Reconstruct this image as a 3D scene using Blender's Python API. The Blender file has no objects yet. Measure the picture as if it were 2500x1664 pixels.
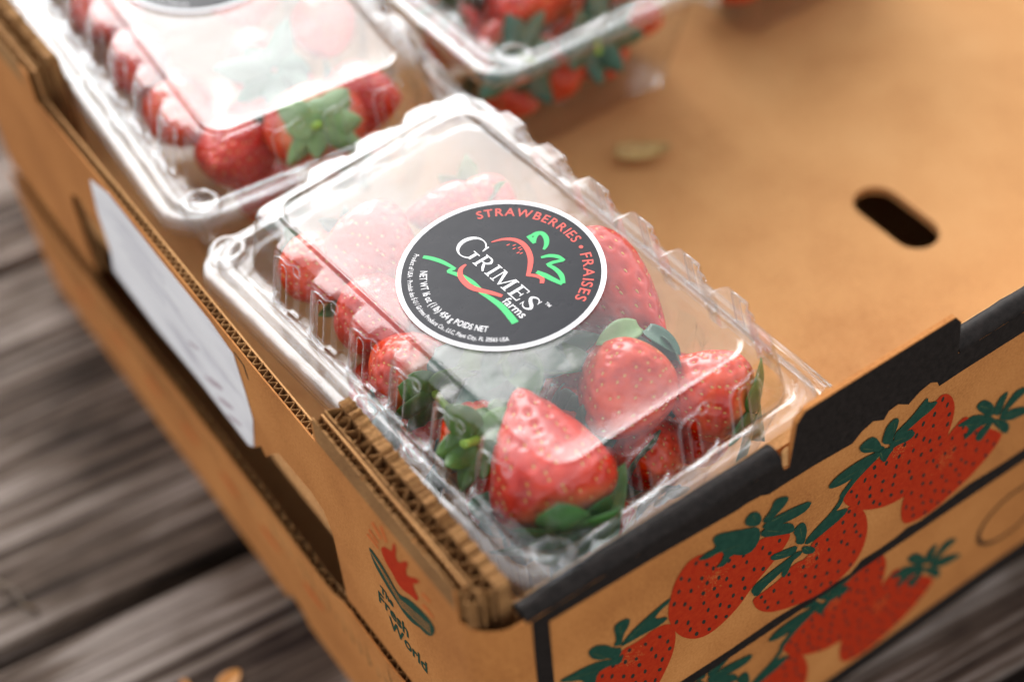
import bpy, bmesh, math, random
from math import sin, cos, pi, radians, sqrt
from mathutils import Vector, Matrix, noise

random.seed(7)
S = 0.001                      # all modelling numbers below are millimetres
ZD = 196.0                     # height of the clamshell-lid plane above the deck
scene = bpy.context.scene
C = scene.collection

# ------------------------------------------------------------------ camera
cam_d = bpy.data.cameras.new('camera')
cam = bpy.data.objects.new('camera', cam_d); C.objects.link(cam)
cam_d.sensor_width = 36.0; cam_d.lens = 60.48
cam_d.clip_start = 0.01; cam_d.clip_end = 50
r0 = Vector((0.8192306, -0.5700474, -0.0625072)); r1 = Vector((-0.4547399, -0.5793457, -0.6764393)); r2 = Vector((0.3493892, 0.5825843, -0.7338411))
m = Matrix((( r0.x, -r1.x, -r2.x), (r0.y, -r1.y, -r2.y), (r0.z, -r1.z, -r2.z))).to_4x4()
m.translation = Vector((-203.753, -342.351, 395.977 + ZD)) * S
cam.matrix_world = m
cam_d.dof.use_dof = True
cam_d.dof.focus_distance = 0.563
cam_d.dof.aperture_fstop = 3.5
cam_d.dof.aperture_blades = 0
scene.camera = cam

# ------------------------------------------------------------------ sky, sun, exposure
SUN_AZ, SUN_EL = radians(72), radians(30.5)
w = bpy.data.worlds.new('World'); scene.world = w; w.use_nodes = True
wn = w.node_tree.nodes; wl = w.node_tree.links
sky = wn.new('ShaderNodeTexSky'); sky.sky_type = 'NISHITA'; sky.sun_disc = False
sky.sun_elevation = SUN_EL; sky.sun_rotation = pi / 2 - SUN_AZ
sky.air_density = 1.0; sky.dust_density = 1.5; sky.ozone_density = 0.6
hs = wn.new('ShaderNodeHueSaturation'); hs.inputs['Saturation'].default_value = 0.12
wl.new(sky.outputs[0], hs.inputs['Color']); wl.new(hs.outputs[0], wn['Background'].inputs[0]); wn['Background'].inputs[1].default_value = 0.145
sun_d = bpy.data.lights.new('sun', 'SUN'); sun = bpy.data.objects.new('sun', sun_d); C.objects.link(sun)
sun_d.energy = 0.85; sun_d.angle = radians(39); sun_d.color = (1.0, 0.98, 0.965)
sd = Vector((cos(SUN_EL) * cos(SUN_AZ), cos(SUN_EL) * sin(SUN_AZ), sin(SUN_EL)))
sun.rotation_euler = sd.to_track_quat('Z', 'Y').to_euler(); sun.location = sd * 3
vs = scene.view_settings
vs.view_transform = 'Standard'; vs.look = 'None'; vs.gamma = 1; vs.use_curve_mapping = False
vs.exposure = 1.41
scene.render.engine = 'CYCLES'
cy = scene.cycles
cy.max_bounces = 10; cy.transparent_max_bounces = 48; cy.diffuse_bounces = 4; cy.glossy_bounces = 5; cy.transmission_bounces = 6
cy.caustics_reflective = False; cy.caustics_refractive = False
cy.use_denoising = True
cy.sample_clamp_indirect = 4.0

# ------------------------------------------------------------------ materials
def nodes(name):
    mt = bpy.data.materials.new(name); mt.use_nodes = True
    nt = mt.node_tree
    return mt, nt.nodes, nt.links, nt.nodes['Principled BSDF']
def N(ns, t, **kw):
    n = ns.new(t)
    for k, v in kw.items():
        if k.startswith('_'): setattr(n, k[1:], v)
        else: n.inputs[k].default_value = v
    return n
def ramp(ns, ls, src, stops):
    r = ns.new('ShaderNodeValToRGB'); ls.new(src, r.inputs[0])
    el = r.color_ramp.elements
    while len(el) < len(stops): el.new(0.5)
    for e, (p, c) in zip(el, stops): e.position = p; e.color = (*c, 1) if len(c) == 3 else c
    return r.outputs[0]
def coords(ns, ls, scale=(1, 1, 1), loc=(0, 0, 0)):
    tc = ns.new('ShaderNodeTexCoord'); mp = ns.new('ShaderNodeMapping')
    mp.inputs['Scale'].default_value = scale; mp.inputs['Location'].default_value = loc
    ls.new(tc.outputs['Object'], mp.inputs[0]); return mp.outputs[0]
def bump(ns, ls, b, h, strength, dist):
    bp = N(ns, 'ShaderNodeBump', Strength=strength, Distance=dist); ls.new(h, bp.inputs['Height']); ls.new(bp.outputs[0], b.inputs['Normal']); return bp

def mat_kraft(name, c0, c1, c2, rough=0.86):
    mt, ns, ls, b = nodes(name)
    co = coords(ns, ls)
    n1 = N(ns, 'ShaderNodeTexNoise', Scale=900.0, Detail=6.0, Roughness=0.7); ls.new(co, n1.inputs[0])
    n2 = N(ns, 'ShaderNodeTexNoise', Scale=22.0, Detail=5.0, Roughness=0.6); ls.new(co, n2.inputs[0])
    mx = N(ns, 'ShaderNodeMath', _operation='MULTIPLY_ADD'); mx.inputs[1].default_value = 0.55
    ls.new(n1.outputs[0], mx.inputs[0])
    sc = N(ns, 'ShaderNodeMath', _operation='MULTIPLY'); sc.inputs[1].default_value = 0.45; ls.new(n2.outputs[0], sc.inputs[0]); ls.new(sc.outputs[0], mx.inputs[2])
    ls.new(ramp(ns, ls, mx.outputs[0], [(0.34, (c0[0] * .85, c0[1] * .8, c0[2] * .8)), (0.5, c1), (0.66, c2)]), b.inputs['Base Color'])
    b.inputs['Roughness'].default_value = rough; b.inputs['Specular IOR Level'].default_value = 0.25
    wv = N(ns, 'ShaderNodeTexWave', Scale=22.0, Distortion=1.2, Detail=1.0); wv.bands_direction = 'Y'; ls.new(co, wv.inputs[0])
    sm = N(ns, 'ShaderNodeMath', _operation='MULTIPLY_ADD'); sm.inputs[1].default_value = 0.22; ls.new(wv.outputs[1], sm.inputs[0]); ls.new(n1.outputs[0], sm.inputs[2])
    bump(ns, ls, b, sm.outputs[0], 0.3, 0.0005)
    return mt
K_OUT = mat_kraft('kraft_board', (0.32, 0.115, 0.026), (0.42, 0.162, 0.041), (0.52, 0.22, 0.063))
K_IN = mat_kraft('kraft_inside', (0.48, 0.23, 0.080), (0.55, 0.28, 0.105), (0.61, 0.33, 0.135))
K_EDGE = mat_kraft('kraft_raw_edge', (0.12, 0.052, 0.016), (0.25, 0.12, 0.04), (0.42, 0.225, 0.085), 0.95)

def mat_ink(name, col, col2, rough, tex=400.0):
    mt, ns, ls, b = nodes(name)
    co = coords(ns, ls)
    n1 = N(ns, 'ShaderNodeTexNoise', Scale=tex, Detail=4.0, Roughness=0.7); ls.new(co, n1.inputs[0])
    ls.new(ramp(ns, ls, n1.outputs[0], [(0.35, col), (0.68, col2)]), b.inputs['Base Color'])
    b.inputs['Roughness'].default_value = rough; b.inputs['Specular IOR Level'].default_value = 0.14
    bump(ns, ls, b, n1.outputs[0], 0.2, 0.0003)
    return mt
INK_BLACK = mat_ink('ink_black', (0.008, 0.006, 0.005), (0.020, 0.015, 0.013), 0.62)
INK_RED = mat_ink('ink_red', (0.33, 0.018, 0.003), (0.40, 0.030, 0.005), 0.75)
INK_GREEN = mat_ink('ink_green', (0.008, 0.040, 0.026), (0.016, 0.060, 0.038), 0.6)
INK_OLIVE = mat_ink('ink_olive', (0.045, 0.075, 0.03), (0.09, 0.12, 0.05), 0.7)
INK_SEED = mat_ink('ink_seed', (0.016, 0.020, 0.016), (0.03, 0.03, 0.02), 0.6)
INK_PALE = mat_ink('ink_pale', (0.46, 0.10, 0.022), (0.52, 0.15, 0.04), 0.8)

def mat_plain(name, col, rough=0.5, spec=0.4):
    mt, ns, ls, b = nodes(name)
    b.inputs['Base Color'].default_value = (*col, 1); b.inputs['Roughness'].default_value = rough; b.inputs['Specular IOR Level'].default_value = spec
    return mt
def mat_sticker(name, col):
    mt, ns, ls, b = nodes(name)
    co = coords(ns, ls)
    n1 = N(ns, 'ShaderNodeTexNoise', Scale=180.0, Detail=3.0); ls.new(co, n1.inputs[0])
    b.inputs['Base Color'].default_value = (*col, 1)
    ls.new(ramp(ns, ls, n1.outputs[0], [(0.3, (0.26,) * 3), (0.7, (0.36,) * 3)]), b.inputs['Roughness'])
    b.inputs['Specular IOR Level'].default_value = 0.13
    bump(ns, ls, b, n1.outputs[0], 0.08, 0.0006)
    return mt
ST_BLACK = mat_sticker('sticker_black', (0.012, 0.013, 0.018))
ST_WHITE = mat_sticker('sticker_white', (0.82, 0.80, 0.80))
ST_RED = mat_sticker('sticker_red', (0.70, 0.10, 0.08))
ST_GREEN = mat_sticker('sticker_green', (0.06, 0.50, 0.16))

def mat_plastic(name, haze, rough, n_=1.43):
    # thin clear sheet: Fresnel mirror over a straight-through film, with a trace of haze
    mt, ns, ls, b = nodes(name); ns.remove(b)
    out = ns['Material Output']
    geo = ns.new('ShaderNodeNewGeometry')
    ior = N(ns, 'ShaderNodeMapRange'); ior.inputs['To Min'].default_value = n_; ior.inputs['To Max'].default_value = 1 / n_
    ls.new(geo.outputs['Backfacing'], ior.inputs['Value'])
    co = coords(ns, ls)
    nz = N(ns, 'ShaderNodeTexNoise', Scale=24.0, Detail=3.5, Roughness=0.45); ls.new(co, nz.inputs[0])
    bp = N(ns, 'ShaderNodeBump', Strength=0.4, Distance=0.002); ls.new(nz.outputs[0], bp.inputs['Height'])
    fr = ns.new('ShaderNodeFresnel'); ls.new(ior.outputs[0], fr.inputs['IOR']); ls.new(bp.outputs[0], fr.inputs['Normal'])
    tr = N(ns, 'ShaderNodeBsdfTransparent'); tr.inputs[0].default_value = (0.985, 0.99, 0.992, 1)
    gl = N(ns, 'ShaderNodeBsdfGlossy', Roughness=rough); ls.new(bp.outputs[0], gl.inputs['Normal'])
    df = N(ns, 'ShaderNodeBsdfDiffuse'); df.inputs[0].default_value = (0.85, 0.86, 0.88, 1)
    n2 = N(ns, 'ShaderNodeTexNoise', Scale=34.0, Detail=6.0, Roughness=0.65); ls.new(co, n2.inputs[0])
    hz = N(ns, 'ShaderNodeMapRange'); hz.inputs['From Min'].default_value = 0.35; hz.inputs['From Max'].default_value = 0.75
    hz.inputs['To Min'].default_value = haze * 0.3; hz.inputs['To Max'].default_value = haze * 1.9; ls.new(n2.outputs[0], hz.inputs['Value'])
    m1 = ns.new('ShaderNodeMixShader'); ls.new(hz.outputs[0], m1.inputs[0]); ls.new(tr.outputs[0], m1.inputs[1]); ls.new(df.outputs[0], m1.inputs[2])
    m2 = ns.new('ShaderNodeMixShader'); ls.new(fr.outputs[0], m2.inputs[0]); ls.new(m1.outputs[0], m2.inputs[1]); ls.new(gl.outputs[0], m2.inputs[2])
    ls.new(m2.outputs[0], out.inputs[0])
    return mt
PLASTIC = mat_plastic('clear_plastic', 0.006, 0.06)
PLASTIC_GLINT = mat_plastic('clear_plastic_glint_tube', 0.10, 0.10, 1.55)  # whiter plastic for the tubes added as bright glint lines on the ribs
PLASTIC_BASE = mat_plastic('clear_plastic_base', 0.004, 0.10, 1.33)

def mat_berry(name, dark, mid, pale):
    mt, ns, ls, b = nodes(name)
    co = coords(ns, ls)
    n1 = N(ns, 'ShaderNodeTexNoise', Scale=95.0, Detail=6.0, Roughness=0.7); ls.new(co, n1.inputs[0])
    c1 = ramp(ns, ls, n1.outputs[0], [(0.22, (dark[0] * .6, dark[1] * .5, dark[2])), (0.4, dark), (0.62, mid)])
    sp = ns.new('ShaderNodeSeparateXYZ'); tc = ns.new('ShaderNodeTexCoord'); ls.new(tc.outputs['Object'], sp.inputs[0])
    mr = N(ns, 'ShaderNodeMapRange'); mr.inputs['From Min'].default_value = 0.007; mr.inputs['From Max'].default_value = 0.0; ls.new(sp.outputs[2], mr.inputs['Value'])
    mx = ns.new('ShaderNodeMix'); mx.data_type = 'RGBA'; ls.new(mr.outputs[0], mx.inputs[0]); ls.new(c1, mx.inputs[6]); mx.inputs[7].default_value = (*pale, 1)
    ls.new(mx.outputs[2], b.inputs['Base Color'])
    b.inputs['Roughness'].default_value = 0.25; b.inputs['Specular IOR Level'].default_value = 0.5
    n2 = N(ns, 'ShaderNodeTexNoise', Scale=420.0, Detail=3.0); ls.new(co, n2.inputs[0])
    bump(ns, ls, b, n2.outputs[0], 0.18, 0.0006)
    return mt
BERRY = mat_berry('strawberry_red', (0.46, 0.009, 0.002), (0.66, 0.027, 0.003), (0.76, 0.26, 0.10))
BERRY2 = mat_berry('strawberry_orange_red', (0.54, 0.018, 0.002), (0.74, 0.058, 0.003), (0.80, 0.36, 0.14))
SEED = mat_plain('achene', (0.62, 0.30, 0.06), 0.45)
def mat_leaf(name, a, c):
    mt, ns, ls, b = nodes(name)
    co = coords(ns, ls)
    n1 = N(ns, 'ShaderNodeTexNoise', Scale=120.0, Detail=5.0); ls.new(co, n1.inputs[0])
    ls.new(ramp(ns, ls, n1.outputs[0], [(0.3, a), (0.7, c)]), b.inputs['Base Color'])
    b.inputs['Roughness'].default_value = 0.42
    b.inputs['Transmission Weight'].default_value = 0.0
    pass
    n2 = N(ns, 'ShaderNodeTexWave', Scale=260.0, Distortion=3.0); ls.new(co, n2.inputs[0])
    bump(ns, ls, b, n1.outputs[0], 0.25, 0.0008)
    return mt
LEAF = mat_leaf('calyx_green', (0.022, 0.085, 0.018), (0.06, 0.17, 0.035))
LEAF_PALE = mat_leaf('calyx_pale', (0.13, 0.24, 0.07), (0.25, 0.36, 0.14))
LEAF_DEEP = mat_leaf('calyx_deep', (0.016, 0.066, 0.038), (0.05, 0.13, 0.075))
STEM = mat_leaf('stem_green', (0.20, 0.36, 0.03), (0.34, 0.50, 0.06))
LEAF_DRY = mat_leaf('leaf_dry', (0.34, 0.19, 0.055), (0.58, 0.39, 0.14))
LEAF_DRY_DARK = mat_leaf('leaf_dry_dark', (0.05, 0.03, 0.015), (0.12, 0.07, 0.03))
LEAF_ORANGE = mat_leaf('leaf_orange', (0.45, 0.16, 0.02), (0.62, 0.28, 0.05))

def mat_paper():
    mt, ns, ls, b = nodes('label_paper')
    co = coords(ns, ls, (1, 14, 60))
    n1 = N(ns, 'ShaderNodeTexNoise', Scale=1.3, Detail=4.0, Roughness=0.55); ls.new(co, n1.inputs[0])
    ls.new(ramp(ns, ls, n1.outputs[0], [(0.30, (0.52, 0.50, 0.54)), (0.45, (0.75, 0.74, 0.76)), (0.7, (0.82, 0.81, 0.82))]), b.inputs['Base Color'])
    b.inputs['Roughness'].default_value = 0.55
    bump(ns, ls, b, n1.outputs[0], 0.35, 0.003)
    return mt
PAPER = mat_paper()
SMUDGE = mat_plain('label_smudge', (0.46, 0.38, 0.41), 0.6)
LABEL_GREY = mat_plain('label_grey', (0.50, 0.48, 0.53), 0.6)

def mat_wood(name, a, c, d, seed):
    mt, ns, ls, b = nodes(name)
    co = coords(ns, ls, (2.2, 70, 70), (seed, seed * 1.7, 0))
    n1 = N(ns, 'ShaderNodeTexNoise', Scale=2.2, Detail=8.0, Roughness=0.62, Distortion=0.6); ls.new(co, n1.inputs[0])
    co2 = coords(ns, ls, (6, 11, 11), (seed * 3.1, 0, 0))
    n2 = N(ns, 'ShaderNodeTexNoise', Scale=1.5, Detail=4.0); ls.new(co2, n2.inputs[0])
    mx = N(ns, 'ShaderNodeMath', _operation='MULTIPLY_ADD'); mx.inputs[1].default_value = 0.6; ls.new(n1.outputs[0], mx.inputs[0])
    sc = N(ns, 'ShaderNodeMath', _operation='MULTIPLY'); sc.inputs[1].default_value = 0.4; ls.new(n2.outputs[0], sc.inputs[0]); ls.new(sc.outputs[0], mx.inputs[2])
    ls.new(ramp(ns, ls, mx.outputs[0], [(0.41, a), (0.5, c), (0.60, d)]), b.inputs['Base Color'])
    b.inputs['Roughness'].default_value = 0.85; b.inputs['Specular IOR Level'].default_value = 0.15
    bump(ns, ls, b, n1.outputs[0], 0.9, 0.004)
    return mt
WOODS = [mat_wood('weathered_wood_%d' % i, (0.010 + 0.004 * i, 0.006 + 0.002 * i, 0.004 + 0.002 * i), (0.10, 0.071, 0.053), (0.30, 0.25, 0.218), 1.3 * i + 0.4) for i in range(3)]
DIRT = mat_plain('dark_earth', (0.012, 0.010, 0.008), 0.95)

# ------------------------------------------------------------------ mesh helpers
def tag(o, label=None, cat=None, group=None, kind=None):
    if label: o['label'] = label
    if cat: o['category'] = cat
    if group: o['group'] = group
    if kind: o['kind'] = kind
    return o
def empty(name, loc_mm, rz=0.0, rot=None):
    o = bpy.data.objects.new(name, None); C.objects.link(o)
    o.empty_display_size = 0.01
    o.location = Vector(loc_mm) * S
    if rot is not None: o.rotation_euler = rot
    else: o.rotation_euler = (0, 0, rz)
    return o
def mk(name, verts, faces, mat, parent=None, smooth=False, sharp=None, offset=(0, 0, 0)):
    me = bpy.data.meshes.new(name)
    ox, oy, oz = offset
    me.from_pydata([((v[0] - ox) * S, (v[1] - oy) * S, (v[2] - oz) * S) for v in verts], [], faces)
    me.materials.append(mat)
    if smooth:
        me.polygons.foreach_set('use_smooth', [True] * len(me.polygons))
        if sharp: me.set_sharp_from_angle(angle=radians(sharp))
    me.update()
    o = bpy.data.objects.new(name, me); C.objects.link(o)
    if parent: o.parent = parent
    return o
def inst(name, me, parent=None):
    o = bpy.data.objects.new(name, me); C.objects.link(o)
    if parent: o.parent = parent
    return o
class MB:
    def __init__(s): s.v = []; s.f = []
    def add(s, v, f):
        n = len(s.v); s.v += [tuple(p) for p in v]; s.f += [tuple(i + n for i in q) for q in f]
    def box(s, x0, x1, y0, y1, z0, z1):
        s.add([(x0, y0, z0), (x1, y0, z0), (x1, y1, z0), (x0, y1, z0), (x0, y0, z1), (x1, y0, z1), (x1, y1, z1), (x0, y1, z1)],
              [(0, 3, 2, 1), (4, 5, 6, 7), (0, 1, 5, 4), (1, 2, 6, 5), (2, 3, 7, 6), (3, 0, 4, 7)])
    def prism(s, poly, fa, fb):
        # poly: 2-D outline; fa/fb map (a, b) to the two faces
        n = len(poly)
        s.add([fa(*p) for p in poly] + [fb(*p) for p in poly],
              [tuple(range(n)), tuple(range(2 * n - 1, n - 1, -1))] + [(i, i + n, (i + 1) % n + n, (i + 1) % n) for i in range(n)])
    def poly(s, pts): s.add(pts, [tuple(range(len(pts)))])
    def build(s, name, mat, parent=None, **kw): return mk(name, s.v, s.f, mat, parent, **kw)
def fixnormals(o):
    bm = bmesh.new(); bm.from_mesh(o.data); bmesh.ops.recalc_face_normals(bm, faces=bm.faces); bm.to_mesh(o.data); bm.free(); return o
def smooth_poly(P, it=2):
    for _ in range(it):
        Q = []
        for i in range(len(P)):
            a = P[i]; b = P[(i + 1) % len(P)]
            Q.append((a[0] * .75 + b[0] * .25, a[1] * .75 + b[1] * .25)); Q.append((a[0] * .25 + b[0] * .75, a[1] * .25 + b[1] * .75))
        P = Q
    return P
def inside(p, poly):
    r = False; n = len(poly)
    for i in range(n):
        a = poly[i]; b = poly[(i + 1) % n]
        if (a[1] > p[1]) != (b[1] > p[1]) and p[0] < (b[0] - a[0]) * (p[1] - a[1]) / (b[1] - a[1]) + a[0]: r = not r
    return r

# ------------------------------------------------------------------ deck
deck = empty('deck', (0, 0, 0), radians(-5.5)); tag(deck, kind='structure')
ground = MB(); ground.box(-900, 1300, -900, 1300, -60, -45)
tag(ground.build('ground', DIRT), kind='structure')
PW, GAP = 212.0, 9.0
for k in range(-4, 5):
    y0 = 93.2 + GAP / 2 + k * (PW + GAP); y1 = y0 + PW
    b = MB(); rr = 2.2
    rnd = random.Random(k + 40)
    dz = rnd.uniform(-0.6, 0.4)
    prof = [(y0, -32), (y0, -rr), (y0 + rr * .3, -rr * .3), (y0 + rr, 0), (y1 - rr, 0), (y1 - rr * .3, -rr * .3), (y1, -rr), (y1, -32)]
    b.prism(prof, lambda a, c: (-700, a, c + dz), lambda a, c: (1100, a, c + dz))
    fixnormals(b.build('plank', WOODS[k % 3], deck))

# ------------------------------------------------------------------ printed artwork of the tray front, outlines in (x, z) millimetres
ART_BERRY = [[[-30.5,-66.8],[-26.5,-67.7],[-22.5,-67.8],[-20.5,-66.8],[-15.9,-67.4],[-11.8,-69.7],[-10.0,-75.1],[-9.7,-81.3],[-10.9,-88.4],[-13.3,-94.5],[-16.4,-100.7],[-20.7,-105.3],[-27.0,-106.9],[-35.2,-100.1],[-41.6,-89.0],[-43.8,-79.8],[-42.1,-74.7],[-40.0,-70.1],[-36.0,-68.8]],[[-13.1,-61.4],[-11.9,-54.0],[-10.5,-48.4],[-7.5,-43.6],[-4.1,-41.2],[0.4,-42.3],[8.2,-48.2],[17.2,-54.5],[25.0,-55.0],[32.1,-57.4],[37.7,-62.1],[37.0,-66.3],[31.9,-72.0],[26.3,-76.4],[21.6,-80.2],[17.5,-85.4],[12.2,-88.9],[6.4,-91.0],[1.5,-90.3],[-3.3,-86.9],[-7.6,-81.3],[-10.8,-74.3],[-12.6,-67.6]],[[47.4,-76.3],[53.1,-75.1],[58.7,-73.2],[63.5,-69.1],[66.6,-70.9],[71.5,-77.8],[74.3,-87.5],[74.5,-96.0],[73.2,-102.5],[70.1,-107.7],[65.0,-111.2],[60.1,-111.8],[54.2,-112.1],[45.5,-110.0],[37.0,-106.3],[30.6,-102.1],[25.3,-95.8],[22.8,-88.7],[23.4,-87.1],[27.7,-87.0],[35.0,-85.9],[39.9,-81.8],[46.9,-84.1]],[[75.9,-52.3],[81.9,-49.3],[88.4,-46.0],[94.5,-43.8],[99.1,-39.9],[100.7,-38.7],[103.9,-40.3],[107.0,-44.9],[109.0,-50.9],[109.1,-58.5],[107.4,-68.4],[104.7,-77.7],[99.5,-83.9],[92.4,-85.7],[84.9,-84.9],[78.6,-82.4],[70.8,-77.2],[64.8,-70.9],[60.7,-64.7],[59.9,-59.9],[62.2,-57.5],[67.1,-55.1],[72.5,-52.4]],[[111.2,-62.2],[113.9,-60.0],[116.6,-61.2],[120.3,-68.1],[127.9,-75.1],[136.0,-84.0],[138.6,-87.4],[135.2,-92.9],[130.2,-97.4],[123.9,-101.5],[116.6,-104.2],[109.4,-106.9],[101.7,-106.9],[94.4,-104.4],[91.6,-100.2],[90.3,-93.0],[90.5,-85.7],[93.5,-80.7],[98.6,-74.6],[104.5,-69.0]]]
ART_CALYX = [[[[-32.4,-64.2],[-28.4,-60.1],[-23.4,-57.7],[-11.9,-54.4],[-12.4,-57.1],[-16.4,-58.4],[-18.9,-61.0],[-12.4,-64.9],[-15.9,-66.7],[-23.5,-65.4],[-30.4,-64.7]],[[-34.8,-61.3],[-33.3,-59.1],[-34.5,-50.9],[-32.1,-49.7],[-28.0,-51.4],[-28.3,-55.3],[-30.8,-58.6],[-31.4,-63.7]],[[-34.8,-62.0],[-37.2,-58.0],[-41.4,-54.3],[-44.3,-55.1],[-43.5,-59.4],[-40.3,-64.0],[-36.4,-66.2],[-33.5,-71.2],[-30.9,-65.6]],[[-33.5,-69.7],[-39.3,-64.9],[-45.6,-62.5],[-50.8,-61.7],[-56.1,-60.9],[-52.0,-65.0],[-46.8,-68.6],[-46.0,-73.1],[-42.1,-76.2],[-41.4,-70.2],[-36.5,-70.5],[-32.1,-74.0],[-30.5,-68.9]]],[[[17.6,-42.1],[16.9,-38.3],[19.4,-36.3],[22.6,-38.6],[24.4,-43.7],[23.0,-46.5]],[[24.0,-45.3],[27.9,-41.9],[28.7,-38.0],[31.3,-38.1],[35.1,-40.5],[34.8,-43.5],[30.8,-46.3],[27.2,-48.0]],[[24.1,-47.4],[30.3,-47.2],[37.8,-48.6],[46.0,-51.2],[44.2,-55.1],[38.3,-55.0],[31.8,-53.1],[26.4,-51.4]],[[24.2,-49.5],[31.7,-52.4],[37.3,-56.3],[39.2,-60.6],[38.3,-62.6],[32.2,-58.9],[24.4,-53.8]],[[23.0,-46.5],[17.7,-43.5],[14.0,-41.1],[5.7,-36.2],[3.8,-37.9],[6.0,-43.7],[1.4,-42.5],[-2.1,-43.6],[2.5,-46.8],[7.6,-46.4],[9.3,-50.5],[6.8,-53.9],[5.3,-53.9],[10.0,-56.6],[11.9,-52.1],[17.3,-57.4],[21.5,-58.2],[24.4,-53.1]]],[[[43.8,-73.2],[49.1,-68.9],[54.5,-66.2],[58.7,-61.7],[58.3,-58.6],[62.0,-55.2],[66.0,-50.8],[72.4,-46.8],[75.1,-45.5],[77.2,-48.4],[73.6,-51.8],[68.2,-54.5],[63.9,-57.5],[60.8,-60.6],[59.6,-65.3],[56.9,-66.7],[64.1,-69.6],[61.0,-72.9],[54.2,-74.6],[46.3,-76.1]],[[40.1,-70.2],[40.5,-67.6],[38.4,-62.2],[41.0,-60.1],[43.3,-61.0],[44.9,-66.2],[44.7,-71.1],[43.8,-74.0]],[[41.4,-72.0],[36.7,-70.2],[29.3,-67.6],[29.5,-70.7],[34.2,-73.9],[40.6,-76.4]],[[43.3,-74.3],[47.6,-77.9],[50.2,-81.6],[48.6,-83.3],[43.7,-79.0]],[[42.2,-75.6],[35.5,-76.5],[28.2,-77.7],[21.0,-79.7],[24.1,-87.6],[28.1,-84.3],[33.1,-82.7],[38.6,-79.9],[44.2,-78.8]],[[43.0,-77.7],[39.7,-79.4],[36.8,-87.0],[34.6,-83.6],[37.2,-76.5],[41.1,-75.4]]],[[[80.0,-43.8],[84.3,-41.7],[87.5,-40.1],[91.1,-36.7],[93.9,-34.5],[94.5,-38.5],[99.9,-40.7],[96.8,-43.5],[91.7,-44.4],[86.1,-46.4],[81.3,-48.8]],[[75.0,-44.7],[75.1,-40.8],[76.2,-36.3],[79.4,-34.7],[81.6,-36.7],[81.3,-40.8],[80.1,-44.6],[80.1,-48.6]],[[75.1,-45.5],[71.0,-37.4],[67.2,-36.9],[64.1,-38.5],[66.3,-42.8],[71.1,-45.9],[75.5,-48.5]],[[78.7,-46.9],[85.0,-46.1],[88.6,-47.1],[90.9,-51.3],[88.2,-52.6],[82.1,-50.8],[79.4,-52.1]],[[74.1,-46.8],[74.8,-52.0],[77.7,-56.7],[79.1,-53.9],[81.6,-51.1]],[[74.2,-47.5],[66.6,-45.8],[59.9,-46.0],[54.9,-47.0],[51.9,-50.0],[55.5,-52.5],[61.8,-53.7],[67.9,-52.3],[74.7,-51.3]]],[[[128.9,-70.9],[120.8,-60.8],[120.2,-57.7],[123.1,-57.0],[127.8,-61.7],[131.8,-69.5]],[[129.9,-69.6],[131.1,-62.7],[135.1,-61.1],[136.1,-62.9],[135.2,-67.8],[133.9,-73.9]],[[133.8,-73.1],[137.1,-67.7],[140.2,-64.4],[144.5,-65.4],[147.5,-68.9],[141.0,-71.3],[136.6,-74.4]],[[132.6,-73.6],[139.6,-73.8],[147.6,-78.1],[152.7,-83.2],[148.8,-83.2],[139.9,-81.1]],[[131.1,-72.6],[139.9,-81.1],[141.5,-85.9],[140.1,-88.5],[134.7,-80.9],[130.2,-74.0]],[[131.5,-74.2],[125.7,-73.5],[122.7,-76.3],[124.5,-80.9],[127.1,-81.0],[129.7,-77.9]],[[131.0,-71.7],[120.5,-62.7],[115.6,-62.6],[110.7,-62.4],[119.0,-67.9],[116.3,-73.7],[118.9,-74.2],[124.0,-71.6],[131.6,-75.0]]]]
ART_TOP = [[-57,-27.4],[-20,-28.6],[14.0,-31.2],[17.6,-30.8],[23.4,-31.5],[26.7,-33.4],[31.4,-33.2],[45.9,-33.3],[61.4,-34.5],[64.9,-31.3],[69.7,-29.6],[74.6,-32.5],[76.4,-29.3],[80.3,-28.9],[85.3,-32.6],[90.0,-29.4],[94.4,-28.4],[97.6,-30.3],[98.9,-33.2],[109.9,-32.8]]
ART_BOT = [[-57,-109.5],[-7.8,-109.2],[14.2,-109.9],[34.4,-109.1],[68.8,-112.8],[73.9,-108.6],[82.0,-109.2],[90.6,-108.6],[95.4,-107.2],[102.0,-108.6],[112.0,-107.5],[125.3,-105.7],[140.6,-106.8],[153.6,-106.8]]
LOGO_RED = [[-43.5,-39.3],[-46.8,-34.5],[-49.7,-33.1],[-51.8,-31.8],[-54.6,-23.2],[-55.6,-26.0],[-53.7,-32.1],[-55.0,-34.5],[-61.1,-26.0],[-62.1,-27.2],[-59.4,-33.0],[-59.7,-36.1],[-65.0,-30.5],[-68.7,-28.5],[-65.0,-34.0],[-62.8,-36.0],[-63.3,-39.4],[-65.5,-40.9],[-63.5,-45.0],[-59.5,-46.1],[-54.5,-49.4],[-51.3,-49.2],[-49.3,-46.8],[-46.4,-45.4],[-44.3,-43.1]]
LOGO_RAYS = [[[-34.1,-42.2],[-41.2,-42.4],[-42.4,-40.5],[-36.0,-39.8]],[[-39.9,-29.9],[-44.5,-33.7],[-46.3,-31.1],[-42.2,-26.9]],[[-45.7,-25.7],[-48.2,-31.4],[-50.0,-28.8],[-48.2,-22.4]],[[-67.6,-36.5],[-72.6,-35.1],[-73.5,-32.9],[-69.0,-33.6]],[[-66.2,-43.9],[-73.1,-42.7],[-73.9,-40.9],[-68.3,-40.5]],[[-36.6,-37.2],[-41.7,-39.1],[-43.1,-36.9],[-38.1,-35.0]]]
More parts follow.
